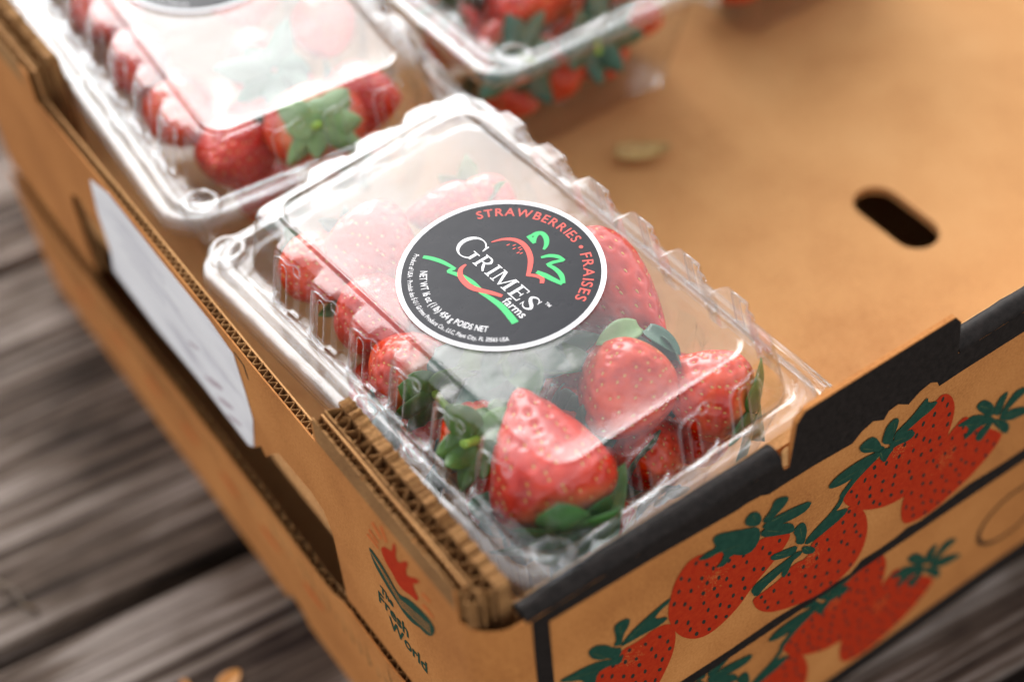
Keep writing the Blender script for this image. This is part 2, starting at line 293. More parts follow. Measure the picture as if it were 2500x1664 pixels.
LOGO_LEAF = [[-33.9,-48.5],[-36.7,-48.1],[-41.0,-49.1],[-45.0,-51.7],[-48.3,-54.5],[-51.2,-55.9],[-57.4,-50.4],[-62.9,-48.1],[-68.8,-46.4],[-72.3,-46.8],[-73.1,-49.5],[-70.0,-56.7],[-65.5,-60.6],[-62.4,-60.8],[-57.2,-64.7],[-51.8,-65.5],[-47.1,-63.1],[-42.9,-61.3],[-38.8,-58.7],[-35.5,-55.9]]
LABEL = [[163.6,-30.9],[144.6,-24.4],[103.7,-26.3],[65.0,-26.6],[49.4,-30.0],[47.5,-47.6],[47.0,-61.9],[54.3,-84.3],[59.4,-88.1],[99.2,-86.7],[136.7,-88.7],[172.7,-86.4],[167.2,-71.1],[168.1,-51.5]]

def glyphs(txt, size, bold=0.0, shear=0.0, spacing=1.0):
    """(verts, faces, width) of a line of lettering, baseline at 0, built from the default font outline"""
    cu = bpy.data.curves.new('lettering', 'FONT'); cu.body = txt; cu.size = size; cu.offset = bold; cu.shear = shear; cu.space_character = spacing
    cu.resolution_u = 3; cu.fill_mode = 'FRONT'
    o = bpy.data.objects.new('lettering', cu); C.objects.link(o)
    dg = bpy.context.evaluated_depsgraph_get()
    me = bpy.data.meshes.new_from_object(o.evaluated_get(dg))
    v = [tuple(p.co) for p in me.vertices]; fs = [tuple(p.vertices) for p in me.polygons]
    bpy.data.objects.remove(o); bpy.data.meshes.remove(me); bpy.data.curves.remove(cu)
    return v, fs, (max(p[0] for p in v) if v else 0)

def wave_sheet(path, z0, z1f, half, pitch, th=0.45, steps=8):
    """fluted medium: a sine sheet of thickness th running along path(s) -> (x, y, nx, ny); s in mm, z0 bottom, z1f(s) top"""
    L, fn = path
    n = int(L / pitch * steps); b = MB(); row = []
    for i in range(n + 1):
        s_ = L * i / n; x, y, nx, ny = fn(s_); a = half * sin(2 * pi * s_ / pitch + 1.6 * noise.noise(Vector((s_ * .07, half * 9, 1)))) * (1 + .45 * noise.noise(Vector((s_ * .16, half * 5, 7))))
        zt = z1f(s_)
        for t in (-th / 2, th / 2):
            row.append((x + nx * (a + t), y + ny * (a + t), z0)); row.append((x + nx * (a + t), y + ny * (a + t), zt))
    fcs = []
    for i in range(n):
        a = 4 * i; c = a + 4
        fcs += [(a, c, c + 1, a + 1), (a + 2, a + 3, c + 3, c + 2), (a + 1, c + 1, c + 3, a + 3)]
    b.add(row, fcs)
    return b

def jag(seed, amp, freq=0.35):
    return lambda s_: amp * (noise.noise(Vector((s_ * freq, seed, 0))) + 0.6 * noise.noise(Vector((s_ * freq * 3.1, seed + 9, 0))))

def strip_sheet(x0, x1, y0, y1, z0, ztop, jf, step=1.2):
    """a thin liner sheet in the y-z plane with a ragged top edge"""
    n = max(2, int((y1 - y0) / step)); v = []; fcs = []
    for i in range(n + 1):
        y = y0 + (y1 - y0) * i / n; zt = ztop + jf(y)
        v += [(x0, y, z0), (x1, y, z0), (x0, y, zt), (x1, y, zt)]
    for i in range(n):
        a = 4 * i; c = a + 4
        fcs += [(a, a + 2, c + 2, c), (a + 1, c + 1, c + 3, a + 3), (a + 2, a + 3, c + 3, c + 2), (a, c, c + 1, a + 1)]
    fcs += [(0, 1, 3, 2), (4 * n, 4 * n + 2, 4 * n + 3, 4 * n + 1)]
    b = MB(); b.add(v, fcs); return b

def print_front(root, off, yf, dx, dz, upper):
    """the printed picture on the front panel: each printed berry, calyx and band is flat ink on the board"""
    def sheet(poly, d): return [(x + dx, yf - d, z + dz + ZD) for x, z in poly]
    top = [(-63, -21.9), (31.2, -21.9), (32.3, -25.6), (34.5, -25.6), (36, -6.4), (39, -2.4), (101, -2.4), (104, -6.4), (105.4, -21.9), (423, -21.9), (423, -32.8)]
    if upper:
        b = MB(); band = top + [tuple(p) for p in reversed(ART_TOP)] + [(-57, -114.9), (-63, -114.9)]
        b.poly([(x, yf - 0.12, z + ZD) for x, z in band]); b.build('black_band', INK_BLACK, root, offset=off)
        b = MB(); b.poly([(x, yf - 0.12, z + ZD) for x, z in [tuple(p) for p in ART_BOT] + [(423, -107), (423, -114.9), (-56.8, -114.9)]])
        b.build('black_foot_band', INK_BLACK, root, offset=off)
    else:
        b = MB(); b.poly([(x, yf - 0.12, z + ZD) for x, z in [(-57, -187), (60, -186.5), (150, -184), (423, -183), (423, -195.6), (-57, -195.6)]])
        b.build('black_foot_band', INK_BLACK, root, offset=off)
        b = MB(); b.poly([(x, yf - 0.12, z + ZD) for x, z in [(-63, -100), (-57, -100), (-57, -195.6), (-63, -195.6)]])
        b.build('black_corner_stripe', INK_BLACK, root, offset=off)
    for i, P in enumerate(ART_BERRY):
        poly = smooth_poly([tuple(p) for p in P], 2)
        d = 0.16 + 0.03 * ((i * 2) % 5)
        b = MB(); b.poly(sheet(poly, d)); pb = b.build('printed_strawberry', INK_RED, root, offset=off)
        rnd = random.Random(i + 3); seeds = MB(); pts = []
        xs = [p[0] for p in poly]; zs = [p[1] for p in poly]
        tries = 0
        while tries < 2500 and len(pts) < 75:
            tries += 1
            p = (rnd.uniform(min(xs), max(xs)), rnd.uniform(min(zs), max(zs)))
            q = [(p[0] + cos(a) * 2.0, p[1] + sin(a) * 2.0) for a in (0, 1.6, 3.1, 4.7)]
            if all(inside(k, poly) for k in q) and all((p[0] - o[0]) ** 2 + (p[1] - o[1]) ** 2 > 4.7 ** 2 for o in pts): pts.append(p)
        for p in pts:
            an = radians(100 + rnd.uniform(-14, 14)); ra, rb = rnd.uniform(1.15, 1.4), rnd.uniform(.6, .8)
            seeds.poly([(p[0] + dx + ra * cos(t) * cos(an) - rb * sin(t) * sin(an), yf - d - 0.05, p[1] + dz + ZD + ra * cos(t) * sin(an) + rb * sin(t) * cos(an)) for t in [k * pi / 4 for k in range(8)]])
        tag(seeds.build('printed_seeds', INK_SEED, pb, offset=off), kind='stuff')
        cx = sum(xs) / len(xs); cz = sum(zs) / len(zs)
        hi = MB()
        for k in range(110):
            x = cx - 3 + rnd.gauss(0, 2.6); z = cz + 7 + rnd.gauss(0, 3.0); r_ = rnd.uniform(.16, .32); yy = yf - d - 0.02 - k * .0003
            if inside((x, z), poly): hi.poly([(x + dx - r_, yy, z + dz + ZD), (x + dx, yy, z + dz + ZD - r_), (x + dx + r_, yy, z + dz + ZD), (x + dx, yy, z + dz + ZD + r_)])
        if hi.v: hi.build('printed_highlight', INK_PALE, pb, offset=off)
        cal = MB(); vein = MB()
        for j, L_ in enumerate(ART_CALYX[i]):
            pl = smooth_poly([tuple(p) for p in L_], 1); dd = 0.36 + 0.012 * j + 0.09 * (i % 2)
            cal.poly(sheet(pl, dd))
            # thin lighter vein along the longest direction of the leaf
            far = max(((a, c) for a in L_ for c in L_), key=lambda q: (q[0][0] - q[1][0]) ** 2 + (q[0][1] - q[1][1]) ** 2)
            (ax, az), (bx_, bz) = far; ll = sqrt((ax - bx_) ** 2 + (az - bz) ** 2)
            if ll > 6:
                nx, nz = -(bz - az) / ll * .16, (bx_ - ax) / ll * .16
                mx0, mz0, mx1, mz1 = ax + (bx_ - ax) * .2, az + (bz - az) * .2, ax + (bx_ - ax) * .75, az + (bz - az) * .75
                vein.poly(sheet([(mx0 - nx, mz0 - nz), (mx1, mz1), (mx0 + nx, mz0 + nz)], dd + .05))
        cb = cal.build('printed_calyx', INK_GREEN, root, offset=off)
        if vein.v: vein.build('printed_vein', INK_OLIVE, cb, offset=off)
    # round emblem printed to the right of the berries
    ring = MB(); gx, gz = 178 + dx, -77 + dz + ZD
    n = 48
    for i in range(n):
        a0, a1 = 2 * pi * i / n, 2 * pi * (i + 1) / n
        if 0.1 < a0 < 0.75: continue
        q = [(gx + r_ * cos(a) * 1.25, yf - .2, gz + r_ * sin(a)) for r_, a in ((13.4, a0), (13.4, a1), (15, a1), (15, a0))]
        ring.poly(q)
    ring.build('printed_emblem', INK_BLACK, root, offset=off)

def build_tray(upper):
    zo = ZD + (-115 if upper else -196)
    off = (-79, -104, zo) if upper else (-79, -101, zo)
    root = empty('cardboard_tray', off)
    Y0, Y1, X1 = (-104, 304, 424) if upper else (-101, 302, 422)
    if upper:
        # left wall: outer liner with vent cut-outs, fluted core, inner liner
        wall = [(-90, -114.5), (-90, -9.5), (-70, -8.6), (-50, -9.4), (-30, -8.8), (-9, -9.6), (-7.6, -15), (-8, -21.6), (40, -22.6), (120, -22.2), (209, -22), (209, -9), (296, -9), (296, -114.5), (205, -114.5), (205, -98), (205.5, -73), (201, -64.5), (194, -62), (176, -64), (170, -64), (157, -78), (154, -80), (150, -87.4), (120, -88.2), (99, -87), (59, -88), (55.4, -86), (46.5, -76.5), (44.2, -80.5), (39, -74), (29.7, -64), (24, -63.5), (6.5, -62.2), (-1, -64.6), (-4.6, -73.5), (-4.4, -98), (-4.4, -114.5)]
        b = MB(); b.prism(wall, lambda a, c: (-79, a, c + ZD), lambda a, c: (-78.4, a, c + ZD)); lw = fixnormals(b.build('left_wall', K_OUT, root, offset=off))
        b = MB(); b.prism(wall, lambda a, c: (-75.5, a, c * .999 + ZD), lambda a, c: (-74.9, a, c * .999 + ZD)); fixnormals(b.build('wall_liner', K_IN, lw, offset=off))
        def lin(y0, x): return (lambda s_: (x, y0 + s_, 1, 0))
        j = jag(3, 0.5)
        wave_sheet((216, lin(-7.5, -76.95)), ZD - 44, lambda s_: ZD - 22.2 + j(s_), 1.2, 3.6, 0.6).build('fluting', K_EDGE, lw, offset=off)
        wave_sheet((86, lin(209.5, -76.95)), ZD - 44, lambda s_: ZD - 9.6 + j(s_), 1.2, 6.6).build('fluting', K_EDGE, lw, offset=off)
        # peeled slit beside the wall top
        # corner tabs: several board layers standing above the wall, frayed tops
        for y0, y1, sd_ in ((-97, -9, 1), (210, 296, 2)):
            tab = strip_sheet(-74.3, -73.6, y0, y1, ZD - 60, ZD - 8.6, jag(sd_, 1.6, .6)).build('corner_tab', K_EDGE, root, offset=off)
            strip_sheet(-79.02, -78.3, y0 + 8, y1, ZD - 20, ZD - 8.4, jag(sd_ + 4, 1.6, .7)).build('frayed_liner', K_EDGE, tab, offset=off)
            strip_sheet(-69.0, -64.8, y0, y1, ZD - 60, ZD - 8.6, jag(sd_ + 5, 2.0, .6)).build('board_layer', K_EDGE, tab, offset=off)
            j2, j3, j4 = jag(sd_ + 11, 2.2, .5), jag(sd_ + 12, 2.0, .5), jag(sd_ + 13, 2.2, .5)
            wave_sheet((y1 - y0, lin(y0, -76.5)), ZD - 50, lambda s_: ZD - 10.4 + j3(s_), 1.5, 4.6, 0.7).build('fluting', K_EDGE, tab, offset=off)
            wave_sheet((y1 - y0, lin(y0, -71.3)), ZD - 50, lambda s_: ZD - 9.4 + j2(s_), 2.1, 5.6, 0.7).build('fluting', K_EDGE, tab, offset=off)
        # corner: the board bends round from the left wall to the front panel
        v = []; f_ = []; n = 14
        for i in range(n + 1):
            a = pi + (pi / 2) * i / n
            for r_ in (14.0, 13.3):
                zt = ZD - 20 - 4 * (1 - i / n) + jag(21, .5)(i * 2.0)
                v += [(-65 + r_ * cos(a), -90 + r_ * sin(a), ZD - 114.5), (-65 + r_ * cos(a), -90 + r_ * sin(a), zt)]
        for i in range(n):
            a = 4 * i; c = a + 4
            f_ += [(a, c, c + 1, a + 1), (a + 2, a + 3, c + 3, c + 2), (a + 1, c + 1, c + 3, a + 3)]
        mk('rounded_corner', v, f_, K_OUT, root, smooth=True, sharp=40, offset=off)
        # front panel with raised stacking tab
        fp = [(-65, -115), (-65, -22), (31.4, -22), (32.4, -26), (34.6, -26), (36, -6), (39, -2), (101, -2), (104, -6), (105.5, -22), (X1, -22), (X1, -115)]
        b = MB(); b.prism(fp, lambda a, c: (a, Y0, c + ZD), lambda a, c: (a, Y0 + 1.8, c + ZD)); fixnormals(b.build('front_panel', K_OUT, root, offset=off))
        for x0, x1 in ((-64.5, 31.2), (106.0, X1)):
            v = []; f_ = []; n = 16; m_ = max(2, int((x1 - x0) / 5))
            jr = jag(30 + x0, 0.35, 0.06)
            for k in range(m_ + 1):
                x = x0 + (x1 - x0) * k / m_
                for i in range(n + 1):
                    a = pi - pi * i / n; rr = 4.1 + jr(x)
                    v.append((x, Y0 + 4.1 - 0.04 + rr * cos(a), ZD - 22.3 + rr * 1.02 * sin(a)))
            for k in range(m_):
                for i in range(n):
                    a = k * (n + 1) + i; f_.append((a, a + n + 1, a + n + 2, a + 1))
            f_ += [tuple(range(n + 1)), tuple(reversed(range(m_ * (n + 1), m_ * (n + 1) + n + 1)))]
            fixnormals(mk('rolled_rim', v, f_, INK_BLACK, root, smooth=True, sharp=50, offset=off))
        b = MB(); b.box(-64, X1 - 4, Y0 + 5.6, Y0 + 9.4, ZD - 87, ZD - 22.5); b.build('front_inner_panel', K_IN, root, offset=off)
        # torn kraft flap in the slot beside the stacking tab
        b = MB(); b.add([(32.2, -103.2, ZD - 25), (34.2, -103.6, ZD - 25), (34.8, -102.6, ZD - 18), (33.0, -102.2, ZD - 20), (32.2, -102.4, ZD - 25), (34.2, -102.8, ZD - 25), (34.8, -101.8, ZD - 18), (33.0, -101.4, ZD - 20)], [(0, 1, 2, 3), (7, 6, 5, 4), (0, 4, 5, 1), (1, 5, 6, 2), (2, 6, 7, 3), (3, 7, 4, 0)]); b.build('torn_flap', K_IN, root, offset=off)
        # floor with an oval vent hole
        hole = []
        for i in range(28):
            a = 2 * pi * i / 28
            hole.append((186 + 9.0 * cos(a), 1 + 9.0 * sin(a) + (11 if sin(a) > 0.001 or (abs(sin(a)) < 0.001 and False) else -11)))
        hole = []
        for i in range(15): a = pi * i / 14; hole.append((186.5 + 9.6 * cos(a), 12 + 9.6 * sin(a)))
        for i in range(15): a = pi + pi * i / 14; hole.append((186.5 + 9.6 * cos(a), -10 + 9.6 * sin(a)))
        bm = bmesh.new()
        for zz in (-87.0, -91.0):
            outer = [bm.verts.new(Vector(p) * S) for p in ((-75, Y0 + 5, zz), (X1 - 4, Y0 + 5, zz), (X1 - 4, Y1 - 5, zz), (-75, Y1 - 5, zz))]
            inner = [bm.verts.new(Vector((x, y, zz)) * S) for x, y in hole]
            es = [bm.edges.new((L_[i], L_[(i + 1) % len(L_)])) for L_ in (outer, inner) for i in range(len(L_))]
            bmesh.ops.triangle_fill(bm, edges=es, use_beauty=True)
            if zz == -87.0: top_in = inner
            else:
                for i in range(len(inner)): bm.faces.new((top_in[i], top_in[(i + 1) % len(inner)], inner[(i + 1) % len(inner)], inner[i]))
        bmesh.ops.recalc_face_normals(bm, faces=bm.faces)
        for vv in bm.verts: vv.co -= Vector((off[0], off[1], off[2] - ZD)) * S
        me = bpy.data.meshes.new('tray_floor'); bm.to_mesh(me); bm.free(); me.materials.append(K_IN)
        inst('tray_floor', me, root)
        b = MB(); b.box(-78, X1, Y1 - 4, Y1, ZD - 115, ZD - 22); b.build('back_panel', K_OUT, root, offset=off)
        b = MB(); b.box(X1 - 4, X1, Y0 + 4, Y1 - 4, ZD - 115, ZD - 22); b.build('right_wall', K_OUT, root, offset=off)
        # side logo: red hand-like burst, green leaf, calligraphic name
        b = MB(); b.poly([(-79.14, y, z + ZD) for y, z in smooth_poly([tuple(p) for p in LOGO_RED], 1)]); lg = b.build('side_logo', INK_RED, root, offset=off)
        b = MB()
        for k, r_ in enumerate(LOGO_RAYS): b.poly([(-79.12 - .01 * k, y, z + ZD) for y, z in r_])
        b.build('logo_ray', INK_PALE, lg, offset=off)
        b = MB(); b.poly([(-79.20, y, z + ZD) for y, z in smooth_poly([tuple(p) for p in LOGO_LEAF], 2)]); b.build('logo_leaf', INK_GREEN, lg, offset=off)
        b = MB()
        for k in range(4):
            t0 = 0.18 + 0.2 * k
            P0 = [(-35, -50.5), (-44, -54 - k), (-51, -58.5 - k * 1.2), (-60, -54.5 - k * 1.6), (-70, -50.5 - k * 1.5)]
            for i in range(len(P0) - 1):
                (a0, c0), (a1, c1) = P0[i], P0[i + 1]
                b.poly([(-79.24 - .004 * k, a0, c0 + ZD - .25), (-79.24 - .004 * k, a1, c1 + ZD - .25), (-79.24 - .004 * k, a1, c1 + ZD + .25), (-79.24 - .004 * k, a0, c0 + ZD + .25)])
        b.build('logo_stripe', K_OUT, lg, offset=off)
        b = MB()
        for txt, y0, z0, sz in (('The', -36.5, -71.0, 5.0), ('Fresh', -33.0, -80.0, 8.6), ('World', -38.5, -89.0, 8.6)):
            gv, gf, gw = glyphs(txt, sz, 0.2, 0.15, 1.0)
            b.add([(-79.16, y0 - x, z0 + y * 1.2 + ZD) for x, y, _ in gv], gf)
        b.build('logo_name', INK_GREEN, lg, offset=off)
        # white paper label stuck on the left wall
        lp = [tuple(p) for p in LABEL]
        n = len(lp); b = MB(); b.prism(lp, lambda a, c: (-79.45, a, c + ZD), lambda a, c: (-79.1, a, c + ZD)); pl = fixnormals(b.build('paper_label', PAPER, root, offset=off))
        for k, (cy_, cz_, ry, rz_) in enumerate(((80, -72, 9, 2.0), (73, -77, 8, 1.6), (68, -82, 7, 1.4), (92, -62, 6, 0.9))):
            b = MB(); b.poly([(-79.5 - k * .01, cy_ + ry * cos(a) * (1 + .35 * noise.noise(Vector((a * 2, k, 0)))), cz_ + rz_ * sin(a) * (1 + .5 * noise.noise(Vector((a * 3, k, 4)))) - .5 * ry * cos(a) + ZD) for a in [2 * pi * i / 22 for i in range(22)]]); b.build('label_smudge', SMUDGE, pl, offset=off)
        for k in range(6):
            b = MB(); z = -36 - 4.2 * k; y0 = 150 - 6 * (k % 2); b.poly([(-79.5, y0, z + ZD), (-79.5, y0 - 46 + 7 * (k % 3), z + ZD), (-79.5, y0 - 46 + 7 * (k % 3), z - .9 + ZD), (-79.5, y0, z - .9 + ZD)]); b.build('label_line', LABEL_GREY, pl, offset=off)
        # slit cut in the wall beside the label
        b = MB(); b.poly([(-79.1, 48.5, ZD - 27.5), (-79.1, 41.6, ZD - 28.8), (-79.1, 40.6, ZD - 35.5), (-79.1, 41.6, ZD - 35.5), (-79.1, 42.6, ZD - 29.6), (-79.1, 48.5, ZD - 28.6)]); b.build('cut_slit', INK_SEED, root, offset=off)
        print_front(root, off, Y0, 0, 0, True)
        tag(root, 'upper kraft cardboard tray with white paper label and rim of black print', 'tray')
    else:
        # lower tray: same make, its left wall leans out a little under the load
        def wx(y, z):
            t = max(0, min(1, (z + 196) / 84.0)); k = max(0, min(1, (y + 88) / 50.0)); k = k * k * (3 - 2 * k)
            return -78.2 - 3.2 * t * k + 0.7 * sin(y / 47.0) * t * k
        ys = [-87 + i * (385 / 60.0) for i in range(61)]; zs = [-196 + 84.0 * i / 10 for i in range(11)]
        def wall_grid(dx, zt):
            v = []; f_ = []
            for y in ys:
                for z in zs:
                    z2 = z + (zt(y) if z > -112.5 else 0)
                    if abs(z + 196) < .1 and 52 < y < 62: z2 += 8
                    v.append((wx(y, z) + dx, y, z2 + ZD))
            for i in range(len(ys) - 1):
                for k in range(10):
                    a = i * 11 + k; f_.append((a, a + 1, a + 12, a + 11))
            return v, f_
        jn = jag(51, 0.7, 0.3)
        def jw(y): k = max(0, min(1, (y + 6) / 12.0)); return jn(y) - 7.0 * k
        v, f_ = wall_grid(0, jw); v2, f2 = wall_grid(0.7, jw); n0 = len(v)
        lw = mk('left_wall', v + v2, f_ + [tuple(i + n0 for i in reversed(q)) for q in f2] + [(i * 11 + 10, i * 11 + 10 + n0, (i + 1) * 11 + 10 + n0, (i + 1) * 11 + 10) for i in range(60)], K_OUT, root, smooth=True, sharp=40, offset=off)
        v, f_ = wall_grid(4.0, jw); mk('wall_liner', v, f_, K_IN, lw, offset=off)
        def path(s_):
            y = -87 + s_; return (wx(y, -112) + 2.3, y, 1, 0)
        wave_sheet((384, path), ZD - 140, lambda s_: ZD - 112.6 + jw(s_ - 87), 1.55, 6.0).build('fluting', K_EDGE, lw, offset=off)
        # faint red overprint along the foot of the wall
        for k in range(7):
            y = 20 + k * 34; poly = [(y, -150), (y + 5, -147), (y + 11, -146), (y + 16, -148), (y + 18, -151), (y + 12, -153), (y + 5, -153)]
            b = MB(); b.poly([(wx(a, c) - 0.25, a, c + ZD) for a, c in poly]); b.build('red_overprint', INK_PALE, lw, offset=off)
        v = []; f_ = []; n = 14
        for i in range(n + 1):
            a = pi + (pi / 2) * i / n
            v += [(-65 + 13.4 * cos(a), -87.6 + 13.4 * sin(a), ZD - 196), (-65 + 13.4 * cos(a), -87.6 + 13.4 * sin(a), ZD - 92)]
        for i in range(n): f_.append((2 * i, 2 * i + 2, 2 * i + 3, 2 * i + 1))
        mk('rounded_corner', v, f_, K_OUT, root, smooth=True, offset=off)
        b = MB(); b.box(-65, X1, Y0, Y0 + 3.6, ZD - 196, ZD - 93); b.build('front_panel', K_OUT, root, offset=off)
        b = MB(); b.box(-73, X1 - 4, Y0 + 4, Y1 - 4.5, ZD - 176, ZD - 172); b.build('tray_floor', K_IN, root, offset=off)
        b = MB(); b.box(-76, X1, Y1 - 4, Y1, ZD - 196, ZD - 93); b.build('back_panel', K_OUT, root, offset=off)
        b = MB(); b.box(X1 - 4, X1, Y0 + 4, Y1 - 4.2, ZD - 196, ZD - 93); b.build('right_wall', K_OUT, root, offset=off)
        print_front(root, off, Y0, -18, -77, False)
        tag(root, 'lower kraft cardboard tray resting on the wooden deck beneath another tray', 'tray')
    return root
tray_up = build_tray(True)
tray_lo = build_tray(False)

# ------------------------------------------------------------------ clamshell (local millimetres: u short way, v long way, z = 0 at the lid top)
BASE_Z = -86.0
RIB_V = [55 - 22.8 * i for i in range(6)]        # ribs of the long sides
RIB_U = [-14.5 + 20.7 * i for i in range(3)]     # ribs of the short sides
REL = [7.6, 7.1, 6.6, 5.9, 2.4, 1.9, 1.35, 0.7, 0.0, -0.7, -1.35, -1.9, -2.4, -3.0, -3.8, -7.9, -8.5, -9.2]
def cols(ribs, lim):
    s = {round(r_ + d, 2) for r_ in ribs for d in REL}
    s |= {lim, -lim}
    s = sorted(x for x in s if -lim <= x <= lim)
    out = [s[0]]
    for x in s[1:]:
        if x - out[-1] > 0.25: out.append(x)
    return out
CV = cols(RIB_V, 69.0); CU = cols(RIB_U, 36.5)
def rib_off(c, ribs, flip):
    best = 0.0
    for r_ in ribs:
        d = (c - r_) * flip
        if -9.3 < d < 7.7:
            if d > 5.9: k = 3.2 * (1 - max(0, (d - 5.9) / 1.7) ** 2.2)
            elif d > -3.0: k = 3.2
            elif d > -3.8: k = 3.2 - (-3.0 - d) / 0.8 * 1.6
            elif d > -7.9: k = 1.6
            else: k = max(0, (9.2 + d) / 1.3 * 1.6)
            best = max(best, k)
    return best
def slot_d(c, ribs, flip):
    for r_ in ribs:
        d = (c - r_) * flip
        if -1.95 <= d <= 1.95: return d
    return None
def ring_pts(u0, u1, v0, v1, r_, z):
    """points of one rounded-rectangle ring; each is (u, v, z, side, coordinate)"""
    P = []
    ku = min(1.0, (min(-u0, u1) - r_ - 0.3) / 36.5); kv = min(1.0, (min(-v0, v1) - r_ - 0.3) / 69.0)
    for u in CU: P.append((u * ku, v0, z, 'F', u))
    for i in range(9): a = -pi / 2 + pi / 2 * i / 8; P.append((u1 - r_ + r_ * cos(a), v0 + r_ + r_ * sin(a), z, 'c', 0))
    for v in CV: P.append((u1, v * kv, z, 'R', v))
    for i in range(9): a = pi / 2 * i / 8; P.append((u1 - r_ + r_ * cos(a), v1 - r_ + r_ * sin(a), z, 'c', 0))
    for u in reversed(CU): P.append((u * ku, v1, z, 'B', u))
    for i in range(9): a = pi / 2 + pi / 2 * i / 8; P.append((u0 + r_ + r_ * cos(a), v1 - r_ + r_ * sin(a), z, 'c', 0))
    for v in reversed(CV): P.append((u0, v * kv, z, 'L', v))
    for i in range(9): a = pi + pi / 2 * i / 8; P.append((u0 + r_ + r_ * cos(a), v0 + r_ + r_ * sin(a), z, 'c', 0))
    return P
def twist(u, v, z): return (u, v, z - BASE_Z + 4.5e-4 * u * v)
OUTW = {'L': (-1, 0), 'R': (1, 0), 'F': (0, -1), 'B': (0, 1)}
def disp(p, t):
    u, v, z, sd_, c = p
    if sd_ == 'c' or t is None: return (u, v, z)
    ribs, flip = (RIB_V, 1) if sd_ in 'LR' else (RIB_U, -1)
    k = rib_off(c, ribs, flip)
    if sd_ == 'R': k *= 1.55
    elif sd_ == 'B': k *= 1.3
    if t > 0.91: k *= 1 - (0.08 if sd_ in 'RB' else 0.3) * ((t - 0.91) / 0.09) ** 2                # rounded shoulder of the rib
    if k > 0.2 and 0.03 < t < 0.08: k += 1.4                            # ledge along the foot of each rib
    du, dv = OUTW[sd_]
    return (u + du * k, v + dv * k, z)

WALL_T = [0.0, 0.025, 0.035, 0.075, 0.085, 0.10, 0.3, 0.5, 0.74, 0.81, 0.90, 0.925, 0.95, 0.975, 1.0]
SLOT_LO, SLOT_HI = 5, 9                            # rows between which the slots are cut
def lerp(a, b, t): return a + (b - a) * t
def wall_u(t): return lerp(50.8, 46.6, t)
def wall_v(t): return lerp(85.6, 81.8, t)
def wall_z(t): return lerp(-21.2, -1.0, t)
def make_lid():
    rings = []
    for a in ((-67, 57, -97, 97, 14, -24.0), (-67, 57, -97, 97, 14, -21.0), (-66.5, 56.5, -96.5, 96.5, 13.6, -20.2), (-65.6, 56, -95.8, 95.8, 13, -20.0), (-62.4, 55.2, -93.2, 93.2, 12, -20.0),
              (-61.6, 54.9, -92.6, 92.6, 11.6, -18.6), (-60.6, 54.6, -91.8, 91.8, 11, -18.2), (-57.6, 54.1, -89.8, 89.8, 10.4, -18.2), (-56.8, 53.8, -89.0, 89.0, 10, -18.8), (-56.0, 53.5, -88.4, 88.4, 9.6, -21.4), (-54.2, 53.2, -87.6, 87.6, 9.2, -21.8)):
        rings.append((ring_pts(*a), None))
    for t in WALL_T:
        rings.append((ring_pts(-wall_u(t), wall_u(t), -wall_v(t), wall_v(t), lerp(8.6, 6.0, t), wall_z(t)), t))
    w0 = 11
    for a in ((-46.4, 46.4, -81.6, 81.6, 5.8, -0.4), (-45.8, 45.8, -81.1, 81.1, 5.5, 0.0), (-41.4, 41.4, -79.0, 79.0, 9.2, 0.0), (-40.6, 40.6, -78.3, 78.3, 9, 0.12), (-40.1, 40.1, -77.8, 77.8, 8.8, 0.42), (-39.6, 39.6, -77.3, 77.3, 8.4, 0.46), (-39.1, 39.1, -76.8, 76.8, 8.1, 0.30), (-38.6, 38.6, -76.3, 76.3, 7.9, -0.22), (-38.0, 38.0, -75.7, 75.7, 7.5, -0.3)):
        rings.append((ring_pts(*a), 1.0 if a[5] == -0.4 else None))
    n = len(rings[0][0]); V = []; F = []
    for ri, (P, t) in enumerate(rings):
        row = ri - w0
        for p in P:
            if row == SLOT_HI and p[3] != 'c':
                ribs, flip = (RIB_V, 1) if p[3] in 'LR' else (RIB_U, -1)
                d = slot_d(p[4], ribs, flip)
                if d is not None:                                       # round the head of the slot
                    tt = 0.78 + 0.10 * sqrt(max(0, 1 - (d / 1.95) ** 2))
                    u0 = wall_u(tt); v0 = wall_v(tt)
                    q = {'L': (-u0, p[1]), 'R': (u0, p[1]), 'F': (p[0], -v0), 'B': (p[0], v0)}[p[3]]
                    V.append(disp((q[0], q[1], wall_z(tt), p[3], p[4]), 0.8)); continue
            V.append(disp(p, t))
    # top film inside the window, slightly bellied
    base = [V[-n + i] for i in range(n)]
    for s_ in (0.86, 0.7, 0.54, 0.38, 0.22, 0.09):
        for (u, v, z) in base:
            uu, vv = u * s_, v * s_
            V.append((uu, vv, -0.3))
    V.append((0, 0, -0.3))
    nr = len(rings) + 6
    for r_ in range(nr - 1):
        for i in range(n):
            j = (i + 1) % n
            if w0 + SLOT_LO <= r_ < w0 + SLOT_HI:
                a, b = rings[0][0][i], rings[0][0][j]
                if a[3] == b[3] != 'c':
                    ribs, flip = (RIB_V, 1) if a[3] in 'LR' else (RIB_U, -1)
                    if slot_d(a[4], ribs, flip) is not None and slot_d(b[4], ribs, flip) is not None: continue
            F.append((r_ * n + i, r_ * n + j, (r_ + 1) * n + j, (r_ + 1) * n + i))
    for i in range(n): F.append(((nr - 1) * n + i, (nr - 1) * n + (i + 1) % n, len(V) - 1))
    return [twist(*v) for v in V], F
